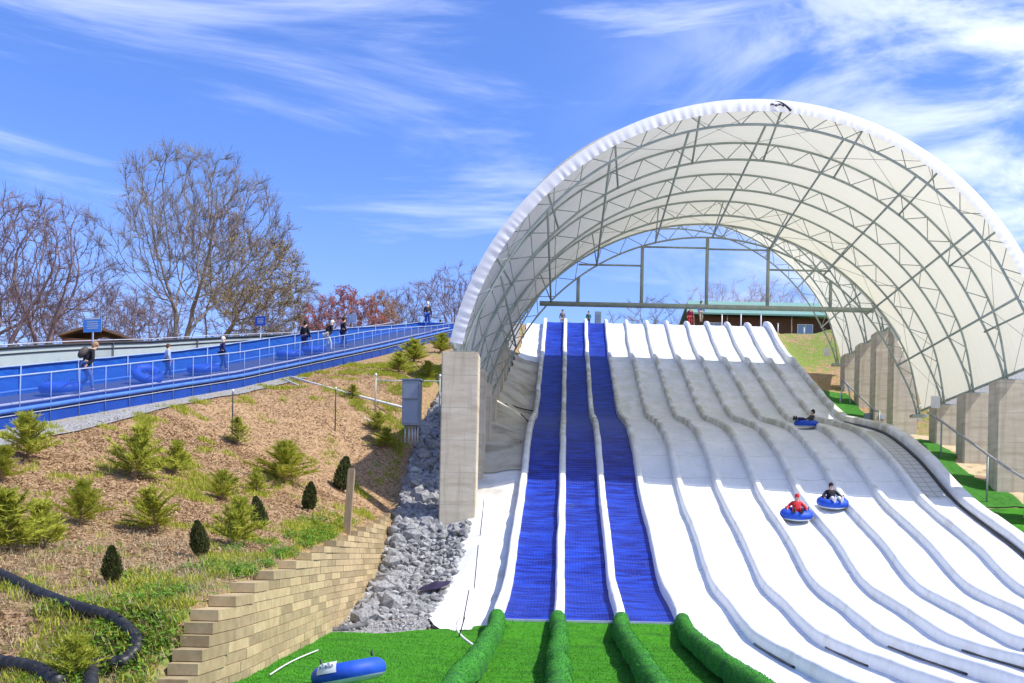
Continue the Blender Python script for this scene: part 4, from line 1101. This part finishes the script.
# cloths
def cloth(px, py, w_, d_, m, name, label, hgt=.18, rz=0):
    p = on_ground(px, py); b = MB(); rows = []
    for i in range(11):
        row = []
        for j in range(11):
            u, v = i/10-.5, j/10-.5; x, y = u*w_*(1-.5*abs(v)), v*d_
            x, y = x*math.cos(rz)-y*math.sin(rz), x*math.sin(rz)+y*math.cos(rz)
            row.append(Vector((x, y, T(p.x+x, p.y+y)-p.z+.30+hgt*(.5-max(abs(u), abs(v)))*2*(.6+.8*nz(u*4, v*4, px)))))
        rows.append(row)
    b.grid(rows); o = b.build(name, m, None, p); tag(o, label, 'cloth')
M['plum'] = mat('dark_plum_fabric', (.03,.02,.05), rough=.7)
cloth(434, 596, 1.0, .8, M['plum'], 'crumpled_cloth', 'crumpled dark cloth lying on the stones beside the white sheet', .2, -.5)
b = MB(); pts = [on_ground(x, y)+Vector((0,0,.08)) for x, y in ((322,628),(329,633),(343,632),(356,630),(366,627))]
b.tube(smooth_path(pts, 5), .08, 7); M['silt'] = mat('black_silt_cloth', (.05,.05,.055), (.15,.15,.15), 5, .8, .02)
tag(b.build('silt_sock', M['silt']), 'dark silt sock along the edge between gravel and turf', 'silt sock')
# white hoses on turf
b = MB(); pts = [on_ground(x, y)+Vector((0,0,.10)) for x, y in ((270,681),(285,671),(300,663),(318,655))]; b.tube(smooth_path(pts, 6), .013, 6)
tag(b.build('garden_hose', M['white_pl']), 'thin white hose on the turf beside the block wall', 'hose')
b = MB(); pts = [on_ground(x, y)+Vector((0,0,.05)) for x, y in ((462,618),(457,629),(461,638),(472,647))]; b.tube(smooth_path(pts, 6), .035, 6)
tag(b.build('garden_hose', M['white_pl']), 'short white hose beside the leftmost turf roll', 'hose')
for (px, py, tp, lx, lb) in ((458,640,617,6,'thin rod leaning by the short white hose'),(463,622,590,5,'black rod at the lower edge of the white sheet'),(474,590,545,3,'black rod in the middle of the white sheet'),(480,537,500,3,'black rod high on the white sheet beside the pillar')):
    p = on_ground(px, py); h_ = (py-tp)*p.y/F
    b = MB(); b.bar((0,0,0), (lx*p.y/F, .1, h_), .016, 5); tag(b.build('marker_rod', M['dark'], None, p), lb, 'rod', 'black rods on the white sheet')
# cables on shaded sheet
for k, (pix, lb) in enumerate([([(505,405),(520,415),(532,430),(520,445)], 'black cable looped on the shaded ground sheet'), ([(500,398),(515,408),(540,412),(548,400)], 'black cable crossing the shaded ground sheet higher up')]):
    b = MB(); b.tube(smooth_path([on_ground(x, y)+Vector((0,0,.08)) for x, y in pix], 5), .035, 5); tag(b.build('cable', M['dark']), lb, 'cable')

# right hand pipe rails and snow-making gear
def pipe_rail(ptsY, label):
    rt = empty('pipe_rail', (16.9, ptsY[0][0], T(16.9, ptsY[0][0])), 0, label, 'pipe'); O_ = rt.location
    b = MB(); b.tube([Vector((17.0, Y, z))-O_ for Y, z in ptsY], .05, 8); b.build('pipe', M['dull_pipe'], rt)
    for Y, z in ptsY[::3]:
        b = MB(); b.bar(Vector((17.0, Y, T(17.0, Y)))-O_, Vector((17.0, Y, z))-O_, .04, 6); b.build('stand', M['steel'], rt)
pipe_rail([(36.5,2.45),(38.6,3.2),(40.3,3.78),(42,4.42),(43.7,5.08),(45.5,5.75),(47.2,6.42),(49,7.05)], 'grey pipe on stands running past the front right pillars')
pipe_rail([(56.5,8.15),(57.3,8.3),(60.5,9.6),(64.3,11.2)], 'grey pipe on stands beside the rear right pillars')
def machine(px, py, label, s=1.0):
    p = on_ground(px, py); rt = empty('snow_machine', p, R(30), label, 'machine', 'small snow machines by the pillars')
    b = MB()
    for a in (0, 2.1, 4.2): b.bar((0,0,.45*s), (.4*s*math.cos(a), .4*s*math.sin(a), 0), .03, 5)
    b.build('tripod', M['steel'], rt)
    b = MB(); b.tube([(-.3*s,0,.5*s),(0,0,.55*s),(.3*s,0,.62*s)], [.12*s,.15*s,.10*s], 10); b.build('barrel', M['grey_box'], rt)
    b = MB(); b.bar((0,0,.5*s), (.7*s,.1,1.15*s), .03, 5); b.build('lance', M['galv'], rt)
    b = MB(); b.box((-.35*s,.2*s,.2*s), (.35*s,.3*s,.3*s)); b.box((-.05*s,-.3*s,.14*s), (.3*s,.25*s,.2*s), mi=0); b.build('pump', M['grey_box'], rt)
machine(877, 421, 'small snow machine with slanted lance below the tall right pillars', 1.2); machine(914, 422, 'small snow machine at the foot of the last front arch', .9)
b = MB(); q = on_ground(845, 405); b.tube([q+Vector((.3*math.cos(a)-.0, 0, 1.3*math.sin(a)))for a in [PI*i/12 for i in range(13)]], .04, 6); tag(b.build('hoop_pipe', M['galv']), 'bent grey hoop pipe beside the upper right lanes', 'pipe')
for (px, py, Y, lb) in ((935.5, 402, 49.6, 'white board standing in for a bright opening near the last front pillar'), (827, 352, 69.5, 'white board standing in for a bright opening beyond the rear right pillars')):  # boards added in place of bright openings to the daylight
    p = at_depth(px, py, Y); b = MB(); b.box((0,0,0), (.42,.04,.56)); b.bar((0,0,.28), (0,0,1.2), .01, 4); tag(b.build('bright_opening_board', M['white_pl'], None, p), lb, 'board', 'boards standing in for bright openings')
# air box on the top deck behind the third blue lane
q = at_depth(598, 317, 82.5); b = MB(); b.box((0,0,.3), (.5,.3,1.2))
for k in range(5): b.box((0,-.16,.0+.17*k), (.42,.02,.10))
tag(b.build('air_box', M['grey_box'], None, q-Vector((0,0,.5))), 'dark louvred box at the top of the blue lanes', 'box')

# ------------------------------------------------------------------ snow tubes
def torus(b, Rm, r, zc, zr, n=40, m=16, a0=0, a1=2*PI, mi=0):
    rows = []
    for i in range(n+1):
        u = 2*PI*i/n; row = []
        for j in range(m+1):
            v = a0+(a1-a0)*j/m; q = Rm+r*math.cos(v)*(1+.012*math.sin(u*12))
            row.append(Vector((q*math.cos(u), q*math.sin(u), zc+zr*math.sin(v))))
        rows.append(row)
    b.grid(rows, mi)
def tube_proto():
    root = empty('snow_tube', (0,0,0))
    b = MB(); torus(b, .40, .185, .19, .165, a0=R(-32), a1=R(214)); b.build('cover', M['tube_blue'], root)
    b = MB(); torus(b, .40, .188, .19, .17, a0=R(213), a1=R(329)); b.add([Vector((.24*math.cos(2*PI*i/20), .24*math.sin(2*PI*i/20), .06)) for i in range(20)], [tuple(range(20))]); b.build('base', M['tube_base'], root)
    for a in (PI, 0):
        b = MB(); pts = []
        for t in range(9):
            s = PI*t/8; u = a+(-.22+.44*t/8); pts.append(Vector((.40*math.cos(u), .40*math.sin(u), .385+.07*math.sin(s))))
        b.tube(pts, .014, 6); b.build('handle', M['dark'], root)
    return root
tp = tube_proto(); first_tube = [True]
def tube_at(loc, rot, label, sc=1.0):
    o = tp if first_tube[0] else copy_tree(tp); first_tube[0] = False
    o.location = loc; o.rotation_euler = rot; o.scale = (sc,)*3
    tag(o, label, 'snow tube', 'blue snow tubes'); return o
def slope(Y): return math.atan2(zs(Y+.5)-zs(Y-.5), 1.0)
fp = on_ground(350, 693); fg = tube_at(fp+Vector((-.02,.15,.12)), (R(-7), R(-10), R(15)), 'blue snow tube with white emblem lying on the turf at the bottom', 1.02)
b = MB()
for i in range(1):
    rows = []
    for a in range(9):
        row = []
        for c in range(9):
            u = R(-128)+(a/8-.5)*.62; v = R(38)+(c/8-.5)*R(62)
            rr = max(abs(a/8-.5), abs(c/8-.5)); 
            q = .39+.212*math.cos(v); row.append(Vector((q*math.cos(u), q*math.sin(u), .20+.203*math.sin(v))))
        rows.append(row)
    b.grid(rows)
em = b.build('emblem', M['white_pl'], fg)
b = MB()
for k in range(5):
    u = R(-128)+(k/4-.5)*.40; v = R(38); q = .39+.218*math.cos(v); b.box((q*math.cos(u), q*math.sin(u), .20+.209*math.sin(v)+.02*(k % 2)), (.035,.02,.05+.02*(k % 2)))
b.build('emblem_print', M['grey_box'], em)

# ------------------------------------------------------------------ people
def skin_mesh(verts, edges, radii, root=0, sub=1):
    bm = bmesh.new(); lay = bm.verts.layers.skin.verify()
    vs = [bm.verts.new(v) for v in verts]
    for a, c in edges: bm.edges.new((vs[a], vs[c]))
    for i, v in enumerate(vs): v[lay].radius = (radii[i], radii[i]) if not isinstance(radii[i], tuple) else radii[i]; v[lay].use_root = (i == root)
    me = bpy.data.meshes.new('t'); bm.to_mesh(me); bm.free()
    o = bpy.data.objects.new('t', me); col.objects.link(o)
    o.modifiers.new('s', 'SKIN').use_smooth_shade = True
    s_ = o.modifiers.new('u', 'SUBSURF'); s_.levels = sub; s_.render_levels = sub
    dg = bpy.context.evaluated_depsgraph_get(); me2 = bpy.data.meshes.new_from_object(o.evaluated_get(dg))
    bpy.data.objects.remove(o); me2.name = 'body'
    return me2
STAND = dict(pel=(0,0,.95), sp=(0,.03,1.15), ch=(0,.06,1.36), nk=(0,.08,1.50), hd=(0,.10,1.60), ht=(0,.10,1.72),
             lk=(-.11,.10,.50), la=(-.11,-.05,.08), rk=(.11,.14,.50), ra=(.11,.22,.08),
             le=(-.25,.05,1.12), lw=(-.24,.22,.92), re=(.25,.02,1.12), rw=(.25,.16,.90))
LEAN = dict(STAND,  sp=(0,.08,1.14), ch=(0,.19,1.34), nk=(0,.27,1.47), hd=(0,.33,1.56), ht=(0,.36,1.67), lk=(-.11,.16,.50), la=(-.11,-.28,.10), rk=(.11,.20,.52), ra=(.11,.24,.08),
            le=(-.25,.16,1.08), lw=(-.24,.02,.85), re=(.25,.20,1.06), rw=(.24,.02,.86))
SIT = dict(pel=(0,-.06,.26), sp=(0,-.18,.40), ch=(0,-.30,.56), nk=(0,-.34,.70), hd=(0,-.33,.79), ht=(0,-.33,.91),
           lk=(-.14,.30,.50), la=(-.15,.62,.42), rk=(.14,.30,.50), ra=(.15,.62,.42),
           le=(-.36,-.20,.44), lw=(-.38,.06,.42), re=(.36,-.20,.44), rw=(.38,.06,.42))
LIE = dict(SIT, sp=(0,-.22,.36), ch=(0,-.40,.46), nk=(0,-.52,.56), hd=(0,-.56,.66), ht=(0,-.58,.78), lk=(-.12,.32,.46), la=(-.13,.68,.58), rk=(.12,.34,.42), ra=(.14,.74,.52))
def person(loc, rz, pose, h, top, legs, hair, label, rx=0, group=None, shoe=(.05,.05,.05), scale_xy=1.0, pack=False, hat=None, ry=0):
    P_ = {k: Vector(v) for k, v in pose.items()}; k = h/1.75
    root = empty('person', loc, rz, label, 'person', group); root.rotation_euler = (rx, ry, rz); root.scale = (k, k, k)
    fwd = (P_['ch']-P_['pel']).normalized(); side = Vector((1,0,0))
    sh = {-1: P_['ch']+fwd*.05+Vector((-.17,0,0)), 1: P_['ch']+fwd*.05+Vector((.17,0,0))}
    hip = {-1: P_['pel']+Vector((-.09,0,-.04)), 1: P_['pel']+Vector((.09,0,-.04))}
    hdir = (P_['ht']-P_['hd']).normalized(); ff = side.cross(hdir)*-1
    if ff.y < 0: ff = -ff
    V = [P_['pel'], P_['sp'], P_['ch'], P_['nk'], P_['hd'], P_['ht']]; E = [(0,1),(1,2),(2,3),(3,4),(4,5)]; Rr = [(.13,.10),(.125,.095),(.14,.10),.052,.088,.062]
    V.append(P_['hd']+ff*.10+hdir*.02); E.append((4,6)); Rr.append(.02)
    for s, L_ in ((-1,'l'), (1,'r')):
        i = len(V); kn, an = P_[L_+'k'], P_[L_+'a']; ft = Vector((0,.16,-.04)) if pose is not SIT and pose is not LIE else Vector((0,.05,.15))
        V += [hip[s], kn, an, an+ft]; E += [(0,i),(i,i+1),(i+1,i+2),(i+2,i+3)]; Rr += [.085,.058,.040,.032]
        i = len(V); el, wr = P_[L_+'e'], P_[L_+'w']; hd = (wr-el).normalized()
        V += [sh[s], el, wr, wr+hd*.07]; E += [(2,i),(i,i+1),(i+1,i+2),(i+2,i+3)]; Rr += [.055,.042,.030,.030]
        w0 = i+3; lat = hd.cross(side); lat = lat.normalized() if lat.length > .1 else Vector((0,0,1))
        for f in range(4):
            q = V[w0]+lat*(.012*(f-1.5)*2); V.append(q+hd*(.035+.012*(f in (1,2)))); E.append((w0, len(V)-1)); Rr.append(.008)
        V.append(V[i+2]+hd*.03+lat*.045); E.append((i+2, len(V)-1)); Rr.append(.010)
    me = skin_mesh(V, E, Rr); me.materials.clear(); me.materials.append(M['skin'])
    o = bpy.data.objects.new('body', me); col.objects.link(o); o.parent = root
    # jacket
    V2 = [P_['pel']+fwd*.02, P_['sp'], P_['ch'], P_['nk']-fwd*.04]; E2 = [(0,1),(1,2),(2,3)]; R2 = [(.165,.135),(.16,.13),(.18,.135),.07]
    for s, L_ in ((-1,'l'), (1,'r')):
        i = len(V2); V2 += [sh[s], P_[L_+'e'], P_[L_+'w']]; E2 += [(2,i),(i,i+1),(i+1,i+2)]; R2 += [.078,.062,.048]
    me = skin_mesh(V2, E2, R2); me.name = 'jacket'; me.materials.clear(); me.materials.append(top)
    o = bpy.data.objects.new('jacket', me); col.objects.link(o); o.parent = root
    V3 = [P_['pel']]; E3 = []; R3 = [(.15,.125)]
    for s, L_ in ((-1,'l'), (1,'r')):
        i = len(V3); V3 += [hip[s], P_[L_+'k'], P_[L_+'a']+(P_[L_+'k']-P_[L_+'a'])*.08]; E3 += [(0,i),(i,i+1),(i+1,i+2)]; R3 += [.105,.078,.06]
    me = skin_mesh(V3, E3, R3); me.name = 'trousers'; me.materials.clear(); me.materials.append(legs)
    o = bpy.data.objects.new('trousers', me); col.objects.link(o); o.parent = root
    for L_ in 'lr':
        an = P_[L_+'a']; b = MB(); ft = Vector((0,.08,-.03)) if pose is not SIT and pose is not LIE else Vector((0,.03,.07))
        b.ellipsoid(an+ft, (.055, .14, .055) if pose is not SIT and pose is not LIE else (.055,.06,.14), 10, 6); b.build('shoe', flatc('shoe%d' % int(shoe[0]*100), shoe), root)
    rot = hdir.to_track_quat('Z', 'Y').to_matrix()
    c = P_['hd'].lerp(P_['ht'], .55)-ff*.018
    b = MB(); b.ellipsoid(c+hdir*.012, (.098,.112,.115), 12, 8, rot=rot, zmin=-.15); b.ellipsoid(c-ff*.035-hdir*.04, (.088,.075,.10), 10, 6, rot=rot)
    b.build('hat' if hat else 'hair', hat or hair, root)
    if pack:
        b = MB(); q = P_['ch'].lerp(P_['sp'], .4)+Vector((0,-.20,.06)); b.ellipsoid(q, (.17,.13,.24), 12, 8, rot=Matrix.Rotation(-R(35), 3, 'X')); bo = b.build('backpack', flatc('pack', (.10,.08,.07)), None)
        bo.matrix_world = Matrix.Translation(loc) @ Matrix.Rotation(rz, 4, 'Z') @ Matrix.Scale(k, 4)
        tag(bo, 'brown backpack worn by the nearest walker in the black jacket', 'backpack')
    return root
black = flatc('black', (.012,.012,.018)); navy = flatc('navy', (.02,.03,.12)); jeans = flatc('jeans', (.10,.16,.38)); white = flatc('white', (.75,.74,.72)); red = flatc('red', (.62,.03,.04)); maroon = flatc('maroon', (.28,.02,.05))
blue = flatc('blue', (.03,.12,.55)); lil = flatc('pale_blue', (.42,.50,.80)); green_c = flatc('green', (.03,.16,.14)); grey_c = flatc('grey', (.22,.22,.23)); khaki = flatc('khaki', (.4,.33,.24)); dgrey = flatc('charcoal', (.05,.055,.07))
hb1 = flatc('brown_hair', (.12,.06,.03)); hb2 = flatc('dark_hair', (.025,.018,.015)); hb3 = flatc('blond_hair', (.38,.22,.12)); hwhite = flatc('white_hat', (.8,.8,.78)); hred = flatc('red_hat', (.6,.02,.03))
WZ = math.atan2(.176, 1)    # walkway heading
def on_belt(px, Ynear, dx=-1.3):
    # walk along the belt until it lines up with the column
    best = None; Y = Ynear-10
    while Y < Ynear+12:
        X = XK(Y)+dx; z = ZK(Y)+.66; u = PX+F*(X*math.cos(ROLL)+z*math.sin(ROLL))/Y
        if best is None or abs(u-px) < best[0]: best = (abs(u-px), Vector((X, Y, z)))
        Y += .05
    return best[1]
g = 'walkers on the conveyor walkway'
def turn(px_deg): return -WZ-R(px_deg)
person(on_belt(84, 36, -1.0), turn(42), LEAN, 1.85, black, jeans, hb3, 'person in black jacket and jeans leaning forward, wearing a backpack and towing a tube', group=g, pack=True)
person(on_belt(166, 41, -1.5), turn(42), STAND, 1.42, lil, navy, hb1, 'child in pale blue top walking with a tilted tube', group=g)
person(on_belt(221, 45, -1.3), turn(42), STAND, 1.55, navy, navy, hwhite, 'person in dark blue with a pale cap ahead of the child', group=g)
person(on_belt(304, 53, -1.3), turn(10), STAND, 1.85, black, navy, hb2, 'broad person in a long black coat seen from behind', group=g)
person(on_belt(326, 56, -1.0), turn(42), LEAN, 1.85, black, white, hwhite, 'person in black jacket, white trousers and white cap', group=g)
person(on_belt(342, 59, -1.5), turn(42), STAND, 1.75, black, navy, hb2, 'person all in black just ahead of the one in white trousers', group=g)
person(on_belt(427, 77, -2.0), turn(0), STAND, 2.0, dgrey, blue, hwhite, 'standing person in dark top near the top of the walkway', group=g)
person(on_belt(440, 79, -1.5)+Vector((0,0,-.9)), turn(0), STAND, 1.5, maroon, navy, hb2, 'person mostly hidden behind the walkway end, wearing dark red', group=g)
sl_ = R(15)
for px, Y, dx, rot, lb in ((62, 34, -.85, (sl_, 0, -WZ), 'blue snow tube towed flat behind the walker with the backpack'), (146, 39, -.85, (R(38), R(8), R(24)), 'blue snow tube tilted on edge beside the child'),
                       (204, 44, -.9, (sl_, 0, -WZ), 'blue snow tube flat on the belt behind the walker with the pale cap'), (290, 52, -.9, (sl_, 0, -WZ), 'blue snow tube behind the person in the long black coat'), (314, 54.5, -.9, (sl_, 0, -WZ), 'blue snow tube behind the person in white trousers')):
    p = on_belt(px, Y, dx); tube_at(p+Vector((0,0,.20 if px == 146 else .03)), rot, lb, 1.05 if px == 146 else 1.2)
# riders
def lane_pt(px, py):
    d = ray(px, py); Y = 20
    while Y < 90:
        if d.z*Y < zs(Y)+.02: break
        Y += .03
    return Vector((d.x*Y, Y, zs(Y)+.02))
for (px, py, rz, c1_, c2_, hr, hatm, lb, lt) in ((796, 520, R(172), red, red, hb1, hred, 'rider in red with a red hood sitting in a tube on the white lanes', 'blue snow tube carrying the rider in red'),
        (832, 508, R(186), black, white, hb2, None, 'rider with dark hair and black jacket in the higher of the two sunlit lane tubes', 'blue snow tube carrying the dark haired rider in black'),
        (806, 428, R(100), dgrey, navy, hb2, None, 'rider in dark clothes in the shade with feet raised to the left', 'blue snow tube in the shaded part of the white lanes')):
    p = lane_pt(px, py); s_ = slope(p.y); sh_ = py == 427
    q = Matrix.Rotation(s_*(.85 if not sh_ else .5), 4, 'X') @ Matrix.Rotation(rz, 4, 'Z'); e = q.to_euler()
    tube_at(p+Vector((0,0,.03)), e, lt, .86 if sh_ else 1.02)
    r = person(p+Vector((0,0,.02)), 0, LIE if sh_ else SIT, 1.6 if not sh_ else 1.8, c1_, c2_, hr, lb, group='riders in tubes', hat=hatm, shoe=(.7,.7,.7) if c2_ is white else (.03,.03,.03))
    r.rotation_euler = e
# people on the top deck
def top_person(px, py_head, Y, rz, pose, c1_, c2_, hr, lb, h=1.75):
    d = ray(px, 316); X = d.x*Y; head = ray(px, py_head).z*Y
    person(Vector((X, Y, head-h)), rz, pose, h, c1_, c2_, hr, lb, group='people at the top of the slide')
top_person(562.5, 310, 82.5, R(180), STAND, grey_c, khaki, hb2, 'person in grey and pale clothing at the top of the leftmost blue lane', 1.5)
top_person(588.5, 311.5, 82.4, R(180), STAND, green_c, dgrey, hb2, 'person in dark green at the top of the middle blue lanes', 1.3)
top_person(690, 307.5, 82.6, R(180), STAND, maroon, red, hb2, 'person in maroon at the top of the white lanes', 1.6)
top_person(700.5, 301.5, 83.2, R(200), STAND, blue, khaki, hb2, 'taller person in a bright blue top above the white lanes', 1.75)
